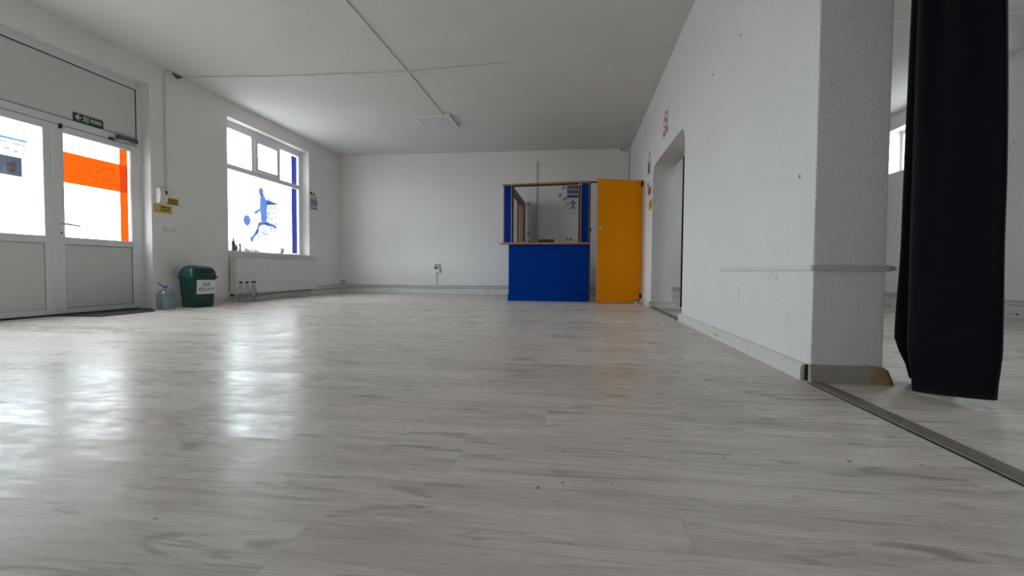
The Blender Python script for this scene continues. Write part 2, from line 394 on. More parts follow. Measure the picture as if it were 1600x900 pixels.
mark(B(XD+.01, XD+.045, 4.715, 4.735, 2.13, 2.185).build('latch', 'black', rl, bevel=.003), label='small black latch at the top of the leaf')
hd = MB().tube([(XD+.012, 4.715, 1.05), (XD+.05, 4.715, 1.05), (XD+.058, 4.725, 1.05), (XD+.058, 4.80, 1.048), (XD+.056, 4.88, 1.04), (XD+.05, 4.90, 1.036)], [.013,.013,.014,.013,.012,.010]).build('handle', 'steel', rl)
B(XD+.01, XD+.018, 4.70, 4.73, .90, 1.08).build('handle_plate', 'pvc', rl, bevel=.003)
MB().lathe([(0, 0), (.009, 0), (.009, .006), (0, .006)], (XD+.018, 4.715, .945), 14, (1,0,0)).build('keyhole', 'black', rl)
for z in (.25, 1.95): MB().lathe([(0,0),(.011,0),(.011,.09),(0,.09)], (XD+.018, 5.69, z), 12).build('hinge', 'pvc', rl)
# films stuck on the glass
XP = XD - .030
o = MB().prism(rect(4.765, 5.475, 1.535, 1.893), (XP, 0, 0), *LX, 0).build('window_film', 'film_orange')
tag(o, 'broad orange band of film across the right entrance door pane', 'window film', 'orange films on the entrance door glass')
# four rows of faint dark orange print inside the band (a pattern of the film, unreadable)
mb = MB()
for i, z in enumerate((1.80, 1.735, 1.67, 1.605)):
    y = 5.14 - (i % 3) * .08 - (.04 if i > 1 else 0)
    while y < 5.43:
        l = random.uniform(.05, .12); mb.prism(rect(y, min(y+l, 5.45), z-.018, z+.018), (XP+.002, 0, 0), *LX, 0); y += l + .025
M['film_print'] = film('darker orange print', (.985, .86, .95), 0.)
mb.build('print', 'film_print', o)
mb = MB().prism(rect(5.475, 5.587, .905, 2.09), (XP, 0, 0), *LX, 0)
o = mb.build('window_film', 'film_orange')
MB().prism(rect(5.475, 5.587, 1.535, 1.893), (XP+.004, 0, 0), *LX, 0).build('overlap', 'film_orange2', o)
tag(o, 'narrow upright orange strip of film along the hinge side of the entrance door glass', 'window film', 'orange films on the entrance door glass')
# the poster stuck on the left leaf
o = MB().prism(rect(3.72, 4.46, 1.49, 1.93), (XP, 0, 0), *LX, 0).build('window_poster', 'film_white')
tag(o, 'blurred grey picture poster with a blue heading on the left entrance door pane', 'poster')
MB().prism(rect(3.72, 4.43, 1.886, 1.908), (XP+.002, 0, 0), *LX, 0).build('heading_line', 'film_sky', o)
mb = MB()
for y0, y1, z0, z1 in ((3.72, 4.25, 1.845, 1.865), (4.29, 4.41, 1.84, 1.86), (3.9, 4.0, 1.78, 1.80), (4.22, 4.265, 1.775, 1.80), (4.3, 4.34, 1.76, 1.785), (4.37, 4.41, 1.755, 1.77)):
    mb.prism(rect(y0, y1, z0, z1), (XP+.002, 0, 0), *LX, 0)
mb.build('faint_text', 'film_faint', o)
pc = MB().prism(rect(3.80, 4.374, 1.512, 1.712), (XP+.002, 0, 0), *LX, 0).build('picture', 'film_grey', o)
MB().prism(rrect(4.275, 1.60, .04, .055, .012), (XP+.004, 0, 0), *LX, 0).build('picture_detail', 'film_brown', pc)

# exit sign
s = thing('exit_sign', 'green emergency exit sign with white arrow above the entrance door', 'sign', (XD, 5.065, 2.275))
B(XD-.004, XD+.006, 4.888, 5.245, 2.276, 2.372).build('sign_plate', 'sign_green', s, bevel=.002)
xs = XD + .0065
mb = MB()
mb.prism([(4.905,2.324),(4.945,2.360),(4.958,2.360),(4.938,2.332),(4.975,2.332),(4.975,2.316),(4.938,2.316),(4.958,2.288),(4.945,2.288)], (xs,0,0), *LX, .0008)
mb.build('arrow', 'sign_white', s)
mb = MB()
mb.prism(ell(5.020, 2.354, .008, .009, 14), (xs,0,0), *LX, .0008)
for poly in ([(5.003,2.343),(5.026,2.343),(5.030,2.318),(5.018,2.312),(5.012,2.322)], [(5.003,2.343),(4.990,2.330),(4.994,2.326),(5.008,2.336)], [(5.026,2.343),(5.040,2.338),(5.046,2.324),(5.041,2.322),(5.034,2.332),(5.024,2.334)],
             [(5.018,2.314),(5.000,2.300),(4.984,2.298),(4.984,2.292),(5.004,2.292),(5.024,2.308)], [(5.022,2.314),(5.034,2.304),(5.038,2.284),(5.046,2.284),(5.042,2.308),(5.030,2.320)]):
    mb.prism(poly, (xs,0,0), *LX, .0008)
mb.box(xs, xs+.0008, 5.052, 5.062, 2.288, 2.362)
mb.build('running_figure', 'sign_white', s)
text('IESIRE', .058, (xs+.0004, 5.152, 2.322), LX[0], LX[1], 'sign_white', s, squeeze=.92)

# door closer
c_ = thing('door_closer', 'grey metal door closer at the top corner of the entrance door', 'door closer', (XD, 5.53, 2.2))
B(XD-.002, XD+.055, 5.40, 5.675, 2.200, 2.256).build('closer_body', 'closer', c_, bevel=.008)
MB().lathe([(0,0),(.014,0),(.014,.02),(0,.02)], (XD+.03, 5.64, 2.182), 14).build('pivot', 'steel', c_)
MB().tube([(XD+.03, 5.64, 2.186), (XD+.075, 5.50, 2.186), (XD+.035, 5.345, 2.186)], .008, 8).build('arm', 'steel', c_)
B(XD+.008, XD+.04, 5.30, 5.37, 2.165, 2.195).build('arm_bracket', 'black', c_, bevel=.003)

# door mat
o = MB()
o.prism([(-5.83,4.62),(-5.28,4.66),(-5.31,5.38),(-5.52,5.60),(-5.70,5.72),(-5.83,5.72)], (0,0,0.0), (1,0,0), (0,1,0), (0,0,1), .010)
tag(o.build('door_mat', 'mat', bevel=.003), 'thin dark door mat lying inside the entrance door', 'door mat')

# ------------------------------------------------------------------ shop window
XW = -5.86
def add_window(name, label, film_=True):
    w = sempty(name, label, 'window', (XW, 8.4, .84)); return w
w1 = add_window('window_1', 'white framed shop window with footballer decal and blue stripe')
mb = MB()
for r_ in ((7.16, 7.28, .82, 3.08), (9.48, 9.63, .82, 3.08), (7.28, 9.48, 2.94, 3.08), (7.28, 9.48, .82, .88), (7.28, 9.48, 2.252, 2.34), (8.00, 8.062, 2.34, 2.94), (8.785, 8.845, 2.34, 2.94)):
    mb.box(XW-.07, XW, *r_)
mb.build('window_frame', 'pvc', w1, bevel=.005)
mb = MB()
for r_ in ((8.07, 8.155, 2.345, 2.935), (8.72, 8.785, 2.345, 2.935), (8.155, 8.72, 2.872, 2.935), (8.155, 8.72, 2.345, 2.40)): mb.box(XW-.05, XW+.018, *r_)
sa = mb.build('sash', 'pvc', w1, bevel=.005)
B(XW-.03, XW-.024, 8.15, 8.725, 2.395, 2.877).build('pane', 'pane', sa)
MB().tube([(XW+.018, 8.11, 2.63), (XW+.045, 8.11, 2.63), (XW+.05, 8.112, 2.62), (XW+.05, 8.118, 2.53)], .009, 8).build('handle', 'white', sa)
for r_ in ((7.28, 8.0, 2.34, 2.94), (8.845, 9.48, 2.34, 2.94), (7.28, 9.48, .88, 2.252)):
    B(XW-.045, XW-.038, *r_).build('pane', 'pane', w1)
sill = B(XL-.16, XL+.035, 7.20, 9.74, .832, .856)
sill.build('window_sill', 'white', w1, bevel=.004)
XQ = XW - .036
for nm, lb, z0, z1 in (('window_film', 'short upright blue stripe of film on the upper right pane of the shop window', 2.345, 2.925), ('window_film', 'tall upright blue stripe of film down the lower pane of the shop window', .885, 2.262)):
    o = MB().prism(rect(9.262, 9.455, z0, min(z1, 2.25 if z0 < 1 else z1)), (XQ, 0, 0), *LX, 0).build(nm, 'film_blue')
    tag(o, lb, 'window film', 'blue stripes on the shop window')
# footballer decal
mb = MB().prism([(7.74,1.30),(7.93,.985),(8.12,.985),(8.50,1.10),(8.80,1.22),(9.235,1.24),(9.235,2.16),(8.55,2.16),(8.15,2.16),(8.05,1.75),(7.74,1.58)], (XQ, 0, 0), *LX, 0)
dc = mb.build('window_decal', 'film_white')
tag(dc, 'pale blue footballer silhouette dissolving into dots on the shop window', 'window decal')
mb = MB(); P = lambda pts, dx=.002: mb.prism(pts, (XQ+dx, 0, 0), *LX, 0)
torso = [(8.26,1.959),(8.276,1.925),(8.262,1.814),(8.256,1.696),(8.28,1.553),(8.29,1.451),(8.439,1.46),(8.453,1.558),(8.443,1.676),(8.464,1.78),(8.539,1.801),(8.734,1.824),(8.797,1.845),(8.613,1.865),(8.446,1.878),(8.39,1.943),(8.356,1.975)]
larm = [(8.26,1.689),(8.193,1.659),(8.094,1.603),(8.104,1.576),(8.159,1.582),(8.26,1.646)]
lleg = [(8.292,1.4505),(8.211,1.421),(8.176,1.323),(8.109,1.231),(8.021,1.138),(7.968,1.141),(7.998,1.051),(8.041,1.054),(8.085,1.128),(8.196,1.224),(8.221,1.342),(8.296,1.394)]
rleg = [(8.293,1.4505),(8.439,1.459),(8.605,1.431),(8.715,1.419),(8.752,1.361),(8.702,1.349),(8.653,1.39),(8.509,1.384),(8.392,1.403),(8.297,1.394)]
for p in (torso, larm, lleg, rleg, ell(8.299, 2.005, .068, .078)): P(p)
mb.build('figure', 'film_player', dc)
mb = MB(); P(ell(7.90, 1.432, .092, .092)); mb.build('decal_ball', 'film_player', dc)
mb = MB().prism([(8.46,1.98),(8.60,2.03),(8.85,2.02),(9.10,2.12),(9.22,2.08),(9.20,1.40),(8.95,1.33),(8.76,1.30),(8.55,1.27),(8.42,1.12),(8.22,1.13),(8.12,1.22),(8.22,1.40),(8.42,1.44)], (XQ+.004, 0, 0), *LX, 0)
mb.build('dissolving_dots', 'film_spray', dc)

# things on the sill (z .856)
zs = .856
def bottle(name, label, cat, x, y, z, prof, body, caps, group=None, seg=20):
    t = thing(name, label, cat, (x, y, z), group, local=True)
    MB().lathe(prof, (0,0,0), seg).build('body', body, t)
    for nm, pr, mt in caps: MB().lathe(pr, (0,0,0), seg).build(nm, mt, t)
    return t
bottle('spray_bottle', 'slim dusty pink bottle at the left end of the window sill', 'bottle', -5.69, 7.285, zs, [(0,0),(.026,0),(.028,.01),(.028,.15),(.014,.175),(.012,.19)], 'pink', [('cap', [(0,.185),(.014,.185),(.014,.215),(.010,.22),(0,.22)], 'dark')])
bottle('bottle', 'small white bottle between the pink bottle and the tube on the sill', 'bottle', -5.70, 7.36, zs, [(0,0),(.024,0),(.025,.008),(.025,.09),(.013,.105)], 'white', [('cap', [(0,.10),(.014,.10),(.014,.125),(0,.125)], 'white'), ('bottle_label', [(.0256,.02),(.0256,.075)], 'pink')])
tb = thing('cream_tube', 'grey squeeze tube standing on its black cap on the window sill', 'tube', (-5.70, 7.455, zs), local=True)
MB().loft([[(a*1, b, z) for a, b in ell(0, 0, rx, ry, 20)] for rx, ry, z in ((.021,.021,.028),(.022,.022,.05),(.021,.024,.09),(.010,.029,.125),(.003,.031,.138))]).build('body', 'metal', tb)
MB().lathe([(0,0),(.019,0),(.020,.004),(.019,.028),(0,.028)]).build('cap', 'black', tb)
MB().loft([[(a, b, z) for a, b in ell(0, 0, rx, ry, 20)] for rx, ry, z in ((.0225,.0225,.052),(.0222,.0245,.075))], cap=False).build('tube_label', 'paper', tb)
def crumple(name, label, cat, x, y, sx, sy, sz, seed, group=None):
    rd = random.Random(seed); mb = MB(); n = 12; g = {}
    for i in range(n+1):
        for j in range(n+1):
            u, v = i/n*2-1, j/n*2-1
            e = max(0, 1 - (u*u*.8 + v*v*.8)); h = sz*(e**.7)*(.55 + .45*math.sin(4*u+seed)*math.cos(5*v+seed*2)) + rd.uniform(0, .12)*sz*e
            g[i, j] = mb.bm.verts.new((u*sx*(1+.12*math.sin(3*v+seed)), v*sy*(1+.12*math.sin(3*u)), max(.0015, h)))
    for i in range(n):
        for j in range(n): mb.bm.faces.new((g[i,j], g[i+1,j], g[i+1,j+1], g[i,j+1]))
    mb.smooth = True
    o = mb.build(name, 'cloth', ang=60, solid=.002); o.location = (x, y, zs+.001); return tag(o, label, cat, group)
crumple('cloth', 'larger crumpled white cloth on the sill beside the tube', 'cloth', -5.73, 7.66, .06, .12, .085, 3, 'crumpled cloths on the sill')
crumple('cloth', 'smaller crumpled pale cloth to the right of the larger one on the sill', 'cloth', -5.73, 7.87, .055, .075, .07, 5, 'crumpled cloths on the sill')
bl = thing('ball', 'cream ball with brown patches on the window sill', 'ball', (-5.745, 8.66, zs), local=True)
MB().lathe([(.062*math.sin(math.pi*i/16), .062 - .062*math.cos(math.pi*i/16)) for i in range(17)], (0,0,0), 28).build('ball_cover', 'ball', bl)
mb = MB()
for ph, th in ((20, 105), (80, 120), (-35, 125), (30, 60), (130, 100)):
    n = Vector((math.cos(math.radians(ph))*math.sin(math.radians(th)), math.sin(math.radians(ph))*math.sin(math.radians(th)), math.cos(math.radians(th))))
    a = n.orthogonal().normalized(); b_ = n.cross(a); vs = []
    ctr = mb.bm.verts.new(Vector((0,0,.062)) + n*.0632)
    for i in range(10):
        d = (n + (a*math.cos(math.pi*i/5) + b_*math.sin(math.pi*i/5))*.38).normalized(); vs.append(mb.bm.verts.new(Vector((0,0,.062)) + d*.0632))
    for i in range(10): mb.bm.faces.new((ctr, vs[i], vs[(i+1) % 10]))
mb.smooth = True; mb.build('patches', 'ball_dark', bl)

# radiator
rd_ = thing('radiator', 'long white panel radiator under the shop window', 'radiator', (-5.64, 8.4, .12))
mb = MB(); n = 74; y0, y1 = 7.20, 9.69; ring = []
pts = []
for i in range(n*4+1):
    ph = i % 4; pts.append((y0 + (y1-y0)*i/(n*4), (.0, .0, .004, .004)[ph]))
prof = [(a, -5.578 - b) for a, b in pts] + [(y1, -5.592), (y0, -5.592)]
mb.prism([(a, b) for a, b in prof], (0,0,.14), (0,1,0), (1,0,0), (0,0,1), .60)
mb.build('front_panel', 'enamel', rd_)
B(-5.668, -5.655, 7.21, 9.68, .14, .74).build('rear_panel', 'enamel', rd_)
for y in (7.185, 9.69): B(-5.675, -5.578, y, y+.012, .135, .752).build('side_cover', 'enamel', rd_, bevel=.003)
mb = MB().box(-5.672, -5.58, 7.19, 9.70, .745, .755)
for i in range(48): yy = 7.22 + i*.051; mb.box(-5.655, -5.595, yy, yy+.03, .755, .7565)
mb.build('top_grille', 'enamel', rd_)
for y in (7.23, 7.24): pass
MB().lathe([(0,0),(.016,0),(.02,.012),(.02,.05),(.016,.06),(0,.06)], (-5.62, 7.185, .115), 16, (0,-1,0)).build('valve', 'black', rd_)
MB().lathe([(0,0),(.011,0),(.011,.02),(0,.02)], (-5.60, 7.185, .715), 14, (0,-1,0)).build('vent_plug', 'metal', rd_)
for y in (7.5, 9.3): B(-5.71, -5.655, y, y+.03, .2, .7).build('wall_bracket', 'enamel', rd_)
for y in (7.6, 9.45): MB().tube([(-5.62, y, .15), (-5.62, y, .135), (-5.62, y, .118)], .008, 8).build('feed_pipe', 'pipe', rd_)

# clear jars in front of the radiator
for i, (y, x, lb) in enumerate(((7.15, -5.46, 'clear bottle with black lid nearest the left end of the radiator'), (7.315, -5.47, 'clear bottle with black lid second from the left before the radiator'), (7.405, -5.43, 'clear bottle with black lid third from the left, close against its neighbour'), (7.50, -5.47, 'clear bottle with black lid furthest right before the radiator'))):
    t = bottle('glass_bottle', lb, 'bottle', x, y, 0, [(0,.004),(.036,0),(.040,.006),(.040,.19),(.037,.225),(.022,.27),(.019,.30),(.019,.325)], 'pet', [('lid', [(0,.318),(.024,.318),(.025,.322),(.025,.342),(.023,.346),(0,.346)], 'black'), ('bottle_label', [(.0405,.075),(.0405,.12)], 'pet')], 'clear bottles with black lids by the radiator')

# water jug
jg = thing('water_jug', 'large clear water jug with blue cap and carry loop by the entrance', 'water jug', (-5.40, 5.64, 0), local=True)
mb = MB(); rings = []
for z, r in ((0.0,.078),(.008,.088),(.03,.092),(.05,.088),(.07,.092),(.10,.088),(.12,.092),(.15,.088),(.17,.092),(.20,.090),(.225,.084),(.25,.066),(.268,.04),(.278,.024),(.30,.023)):
    rings.append([(a, b, z) for a, b in rrect(0, 0, r, r, r*.62, 5)])
mb.loft(rings).build('body', 'pet_blue', jg, ang=60)
MB().lathe([(0,.292),(.027,.292),(.028,.296),(.028,.318),(.025,.322),(0,.322)]).build('cap', 'cap_blue', jg)
MB().tube([(.0,-.026,.305), (0,-.06,.325), (.0,-.095,.35), (.0,-.112,.368)], [.007,.008,.008,.006], 8).build('carry_loop', 'cap_blue', jg)

# green swing-lid bin
bn = thing('waste_bin', 'dark green swing-lid waste bin with white paper notice', 'bin', (-5.405, 6.19, 0), local=True, rotz=math.radians(-10))
ring = lambda hx, hy, z, r=.035, cx=0.: [(a+cx, b, z) for a, b in rrect(0, 0, hx, hy, r)]
MB().loft([ring(.118,.155,0), ring(.122,.160,.012), ring(.145,.188,.415)]).build('body', 'green', bn)
MB().loft([ring(.150,.195,.412), ring(.158,.205,.418), ring(.158,.205,.438), ring(.150,.197,.444)]).build('rim', 'green', bn)
lid = MB().loft([ring(.148,.194,.442), ring(.144,.189,.50,.045), ring(.132,.176,.548,.055), ring(.105,.150,.583,.06), ring(.06,.115,.598,.05)]).build('lid', 'green', bn, ang=60)
fl_ = MB(); A = []
for i in range(9):
    u = -1 + i/4
    A.append([(.150 - .040*(z/.11)**1.5, u*(.135 - .02*(z/.11)), .465 + z) for z in (0, .03, .06, .09, .11)])
for i in range(8):
    for j in range(4): fl_.bm.faces.new([fl_.bm.verts.new(p) for p in (A[i][j], A[i+1][j], A[i+1][j+1], A[i][j+1])])
bmesh.ops.remove_doubles(fl_.bm, verts=fl_.bm.verts[:], dist=1e-5); fl_.smooth = True
sub(lid); fl_.build('push_flap', 'green', lid, solid=.006, ang=60)
MB().prism(ell(0, 0, .045, .014, 20), (.147,.0,.53), (0,1,0), (-.45,0,.89), (.89,0,.45), .003).build('finger_recess', 'black', lid)
# paper notice on the sloping front
n_ = Vector((.403, 0, -.023)).normalized(); up = Vector((.023, 0, .403)).normalized()
po = Vector((.1355, .022, .290)) + n_*.0025
MB().prism(rect(-.150, .140, -.100, .100), po, (0,1,0), up, n_, .001).build('paper_notice', 'paper', bn)
text('SGR', .066, po + up*.032 + n_*.0018, (0,1,0), up, 'ink', bn)
text('STICLA !!!', .064, po - up*.035 + n_*.0018, (0,1,0), up, 'ink', bn, squeeze=.86)

# left wall small things
def plate(name, label, cat, y0, y1, z0, z1, d, mat, group=None, bevel=.004):
    return tag(B(XL, XL+d, y0, y1, z0, z1).build(name, mat, bevel=bevel), label, cat, group)
dp = thing('wall_keypad', 'white plastic wall unit above the yellow warning signs', 'wall unit', (XL, 5.885, 1.44))
MB().prism([(0,1.45),(.05,1.445),(.075,1.47),(.085,1.56),(.075,1.64),(.05,1.655),(0,1.655)], (XL, 5.825, 0), (1,0,0), (0,0,1), (0,1,0), .125).build('housing', 'white', dp, bevel=.006)
MB().prism([(.0865,1.57),(.0805,1.627),(.0795,1.627),(.0845,1.57)], (XL, 5.905, 0), (1,0,0), (0,0,1), (0,1,0), .03).build('display', 'black', dp)
B(XL+.01, XL+.05, 5.95, 5.957, 1.47, 1.50).build('side_button', 'black', dp)
jb = thing('junction_box', 'small square white junction box beside the wall unit', 'junction box', (XL, 6.02, 1.62))
B(XL, XL+.035, 5.965, 6.075, 1.575, 1.665).build('box_body', 'trunk', jb, bevel=.006)
B(XL+.035, XL+.041, 5.972, 6.068, 1.582, 1.658).build('box_cover', 'white', jb, bevel=.003)
def ysign(label, y0, y1, z0, z1, sym):
    s = thing('warning_sign', label, 'sign', (XL, (y0+y1)/2, z0), 'yellow warning signs by the entrance')
    B(XL, XL+.003, y0, y1, z0, z1).build('sign_plate', 'sign_yellow', s)
    mb = MB(); h = z1 - z0
    for i in range(3 if not sym else 2):
        zc = z1 - h*(.28 + i*(.25 if not sym else .34)); mb.box(XL+.003, XL+.0036, y0+(y1-y0)*(.2 if not sym else .38), y1-(y1-y0)*(.06+.05*(i % 2)), zc-h*.07, zc+h*.07)
    mb.build('text_lines', 'ink', s)
    if sym:
        MB().prism(ell(y0+.055, (z0+z1)/2, .028, .036, 20), (XL+.003,0,0), *LX, .0006).build('symbol_disc', 'paper', s)
        B(XL+.0036, XL+.0042, y0+.045, y0+.064, z0+.03, z1-.035).build('symbol', 'sign_red', s)
    return s
ysign('upper yellow warning sign with three dark text lines by the entrance', 5.965, 6.210, 1.450, 1.553, False)
ysign('lower yellow warning sign with a round symbol below the wall unit', 5.797, 6.092, 1.320, 1.432, True)
for i, (y0, lb) in enumerate(((5.945, 'white wall switch nearer the entrance door, under the yellow signs'), (6.075, 'white wall switch further from the entrance door, under the yellow signs'))):
    s = thing('light_switch', lb, 'light switch', (XL, y0+.045, 1.055), 'wall switches by the entrance')
    B(XL, XL+.010, y0, y0+.092, 1.055, 1.147).build('switch_plate', 'white', s, bevel=.004)
    B(XL+.010, XL+.014, y0+.020, y0+.072, 1.073, 1.129).build('rocker', 'trunk', s, bevel=.002)
so = thing('wall_socket', 'cream double wall socket behind the green bin', 'socket', (XL, 6.12, .45))
B(XL, XL+.012, 6.05, 6.19, .455, .582).build('socket_plate', 'cream', so, bevel=.005)
for z in (.488, .55):
    MB().lathe([(.024,0),(.024,.004),(.020,.004),(.020,-.006),(0,-.006)], (XL+.012, 6.12, z), 18, (1,0,0)).build('outlet', 'cream', so)
# conduit, hole, cable
cd = thing('cable_conduit', 'vertical painted conduit up the left wall beside the entrance', 'conduit', (XL, 6.0, 1.66))
MB().tube([(XL+.013, 5.995, 1.665), (XL+.013, 6.0, 2.4), (XL+.013, 6.0, 3.18), (XL+.016, 6.005, 3.24), (XL+.03, 6.03, 3.285), (XL+.055, 6.08, 3.30)], .013, 10).build('conduit_tube', 'trunk', cd)
for z in (1.9, 2.45, 3.0): B(XL, XL+.028, 5.982, 6.018, z, z+.02).build('clip', 'trunk', cd, bevel=.002)
o = MB().tube([(XL-.0, 5.765, 2.282), (XL+.006, 5.80, 2.285), (XL+.006, 5.90, 2.275), (XL+.006, 5.99, 2.27)], .006, 8).build('door_cable', 'trunk')
tag(o, 'thin painted cable running from the door corner to the conduit', 'cable')
mb = MB().loft([[(XL+.004, 6.06,3.316),(XL+.004,6.27,3.316),(XL+.004,6.23,3.28),(XL+.004,6.20,3.265),(XL+.004,6.16,3.295),(XL+.004,6.10,3.306)], [(XL+.05, 6.10,3.316),(XL+.05,6.28,3.316),(XL+.02,6.24,3.28),(XL+.02,6.20,3.26),(XL+.03,6.16,3.30),(XL+.05,6.12,3.312)]])
tag(mb.build('plaster_hole', 'hole'), 'dark broken plaster hole where the conduit meets the ceiling', 'hole')

ps = thing('wall_poster', 'small poster of coloured bars on the wall right of the shop window', 'poster', (XL, 9.79, 1.86))
B(XL, XL+.003, 9.635, 9.945, 1.86, 2.245).build('sheet', 'paper', ps)
for z0, z1, m in ((2.125, 2.16, 'sign_yellow'), (2.09, 2.12, 'sign_yellow'), (2.05, 2.078, 'sign_navy'), (2.01, 2.037, 'sign_navy'), (1.97, 1.998, 'sign_navy'), (1.93, 1.957, 'sign_teal'), (1.872, 1.907, 'sign_red')):
    B(XL+.003, XL+.0038, 9.648, 9.94, z0, z1).build('bar', m, ps)
mb = MB().box(XL+.003, XL+.0038, 9.65, 9.735, 2.18, 2.235).box(XL+.003, XL+.0038, 9.775, 9.83, 2.17, 2.225)
mb.build('pictogram', 'ink', ps)
o = MB().lathe([(0,0),(.008,0),(.010,.012),(.016,.03),(.014,.036),(0,.038)], (XL, 10.006, .616), 12, (1,0,0)).build('wall_hook', 'metal')
tag(o, 'small metal stud on the left wall near the corner', 'wall stud')

# skirting and heating pipes, left and back walls
struct(B(XL, XL+.02, 5.87, YB, 0, .10).build('baseboard_left', 'skirt', bevel=.003), 'painted skirting along the left wall', 'skirting')
bb = sempty('baseboard_back', 'painted skirting duct along the back wall', 'skirting', (-2.2, YB, 0))
B(XL+.02, XR, YB-.022, YB, 0, .125).build('duct', 'skirt', bb, bevel=.003)
for x in (-4.48, -2.06):
    mb = MB().prism(ell(x, .078, .05, .013, 20), (0, YB-.022, 0), *BY, .002); mb.build('vent_slot', 'pipe', bb)
    MB().prism(ell(x+.025, .078, .02, .011, 16), (0, YB-.0245, 0), *BY, .001).build('vent_hole', 'dark', bb)
for lb, z, yo in (('upper grey heating pipe along the back wall', .198, 0), ('lower grey heating pipe along the back wall', .148, 0)):
    o = MB().tube([(XL+.05, YB-.03, z), (-4, YB-.03, z-.002), (-2, YB-.03, z+.001), (.2, YB-.03, z), (XR-.01, YB-.03, z)], .011, 10).build('heating_pipe', 'pipe')
    tag(o, lb, 'pipe', 'heating pipes along the back wall')
for lb, z, ys in (('upper grey heating pipe along the left wall', .178, 9.72), ('lower grey heating pipe along the left wall', .104, 7.05)):
    o = MB().tube([(XL+.03, ys, z-.05 if ys < 8 else z+.012), (XL+.03, 8.8 if ys < 8 else 10.2, z), (XL+.03, YB-.05, z+.026)], .011, 10).build('heating_pipe', 'pipe')
    tag(o, lb, 'pipe', 'heating pipes along the left wall')
lp = [(XL+.06+.05*math.cos(a)*.9, YB-.06, .262+.04*math.sin(a)) for a in (2*math.pi*i/16 for i in range(16))]
o = thing('pipe_loop', 'small bent pipe loop with valve in the far left corner', 'pipe fitting', (XL+.06, YB-.06, .2))
MB().tube(lp, .010, 8, closed=True).build('loop', 'pipe', o)
MB().lathe([(0,0),(.016,0),(.016,.03),(0,.03)], (XL+.105, YB-.06, .25), 12).build('valve', 'dark', o)

# back wall: socket, conduit, camera
so = thing('wall_socket', 'white back-wall socket with a black plug and adaptor', 'socket', (-3.26, YB, .5))
B(-3.315, -3.205, YB-.045, YB, .505, .60).build('socket_body', 'white', so, bevel=.006)
B(-3.335, -3.275, YB-.085, YB-.045, .595, .635).build('plug', 'black', so, bevel=.006)
B(-3.325, -3.29, YB-.06, YB-.02, .66, .695).build('adaptor', 'dark', so, bevel=.004)
B(-3.265, -3.225, YB-.05, YB, .60, .72).build('timer', 'pipe', so, bevel=.004)
B(-3.31, -3.285, YB-.014, YB, .225, .505).build('drop_trunking', 'pipe', so)
o = B(-.930, -.900, YB-.020, YB, .22, 3.08).build('wall_trunking', 'pipe', bevel=.002); tag(o, 'narrow vertical cable trunking on the back wall above the booth', 'trunking')
cc = thing('security_camera', 'small dark security camera in the top right corner of the back wall', 'camera', (1.02, YB, 3.2))
MB().lathe([(0,0),(.03,0),(.03,.012),(0,.012)], (1.03, YB, 3.265), 16, (0,-1,0)).build('mount', 'white', cc)
MB().tube([(1.03, YB-.01, 3.265), (1.02, YB-.06, 3.265), (1.00, YB-.09, 3.275)], .009, 8).build('arm', 'white', cc)
MB().lathe([(0,0),(.026,.002),(.028,.02),(.028,.09),(.022,.10),(0,.10)], (1.015, YB-.07, 3.28), 16, (-.55,-.75,-.15)).build('camera_body', 'white', cc)
MB().lathe([(0,0),(.021,0),(.021,.004),(0,.004)], (1.015-.0585, YB-.07-.0795, 3.28-.016), 16, (-.55,-.75,-.15)).build('lens', 'black', cc)
o = MB().tube([(1.06, YB-.012, 3.262), (1.12, YB-.012, 3.262), (1.15, YB-.012, 3.24), (1.153, YB-.012, 3.15), (1.153, YB-.012, 2.2), (1.153, YB-.012, .25)], .010, 8).build('camera_cable', 'pipe')
tag(o, 'cable running down the back right corner from the security camera', 'cable')

# ceiling: lamp, trunking, cable
cl = thing('ceiling_light', 'square white ceiling light panel, switched off', 'ceiling light', (-2.58, 8.62, H))
mb = MB()
for r_ in ((-2.905, -2.245, 8.26, 8.30), (-2.905, -2.245, 8.935, 8.975), (-2.905, -2.865, 8.30, 8.935), (-2.285, -2.245, 8.30, 8.935)): mb.box(*r_, H-.048, H)
mb.build('lamp_frame', 'white', cl, bevel=.003)
B(-2.865, -2.285, 8.30, 8.935, H-.040, H-.01).build('diffuser', 'diffuser', cl)
for y0, y1, x0, x1, lb in ((-2.4, 6.42, -2.47, -2.365, 'longer white cable trunking on the ceiling passing overhead'), (6.50, 8.26, -2.362, -2.378, 'short white cable trunking on the ceiling leading to the light panel')):
    mb = MB().prism([(x0-.016, y0), (x0+.016, y0), (x1+.016, y1), (x1-.016, y1)], (0,0,H-.016), (1,0,0), (0,1,0), (0,0,1), .016)
    tag(mb.build('ceiling_trunking', 'trunk', bevel=.002), lb, 'trunking', 'cable trunking on the ceiling')
o = MB().tube([(XL+.04, 6.27, H-.007), (-4.2, 6.40, H-.006), (-2.35, 6.455, H-.02), (-.6, 6.33, H-.006), (XR, 6.155, H-.006)], .009, 8).build('ceiling_cable', 'ceil')
tag(o, 'thin painted-over cable crossing the ceiling of the main room', 'cable')
o = MB().tube([(XR+T, 5.86, H-.01), (3.4, 5.82, H-.01), (XF, 5.74, H-.01)], .016, 8).build('ceiling_cable', 'ceil')
tag(o, 'painted-over pipe crossing the ceiling of the second room', 'cable')

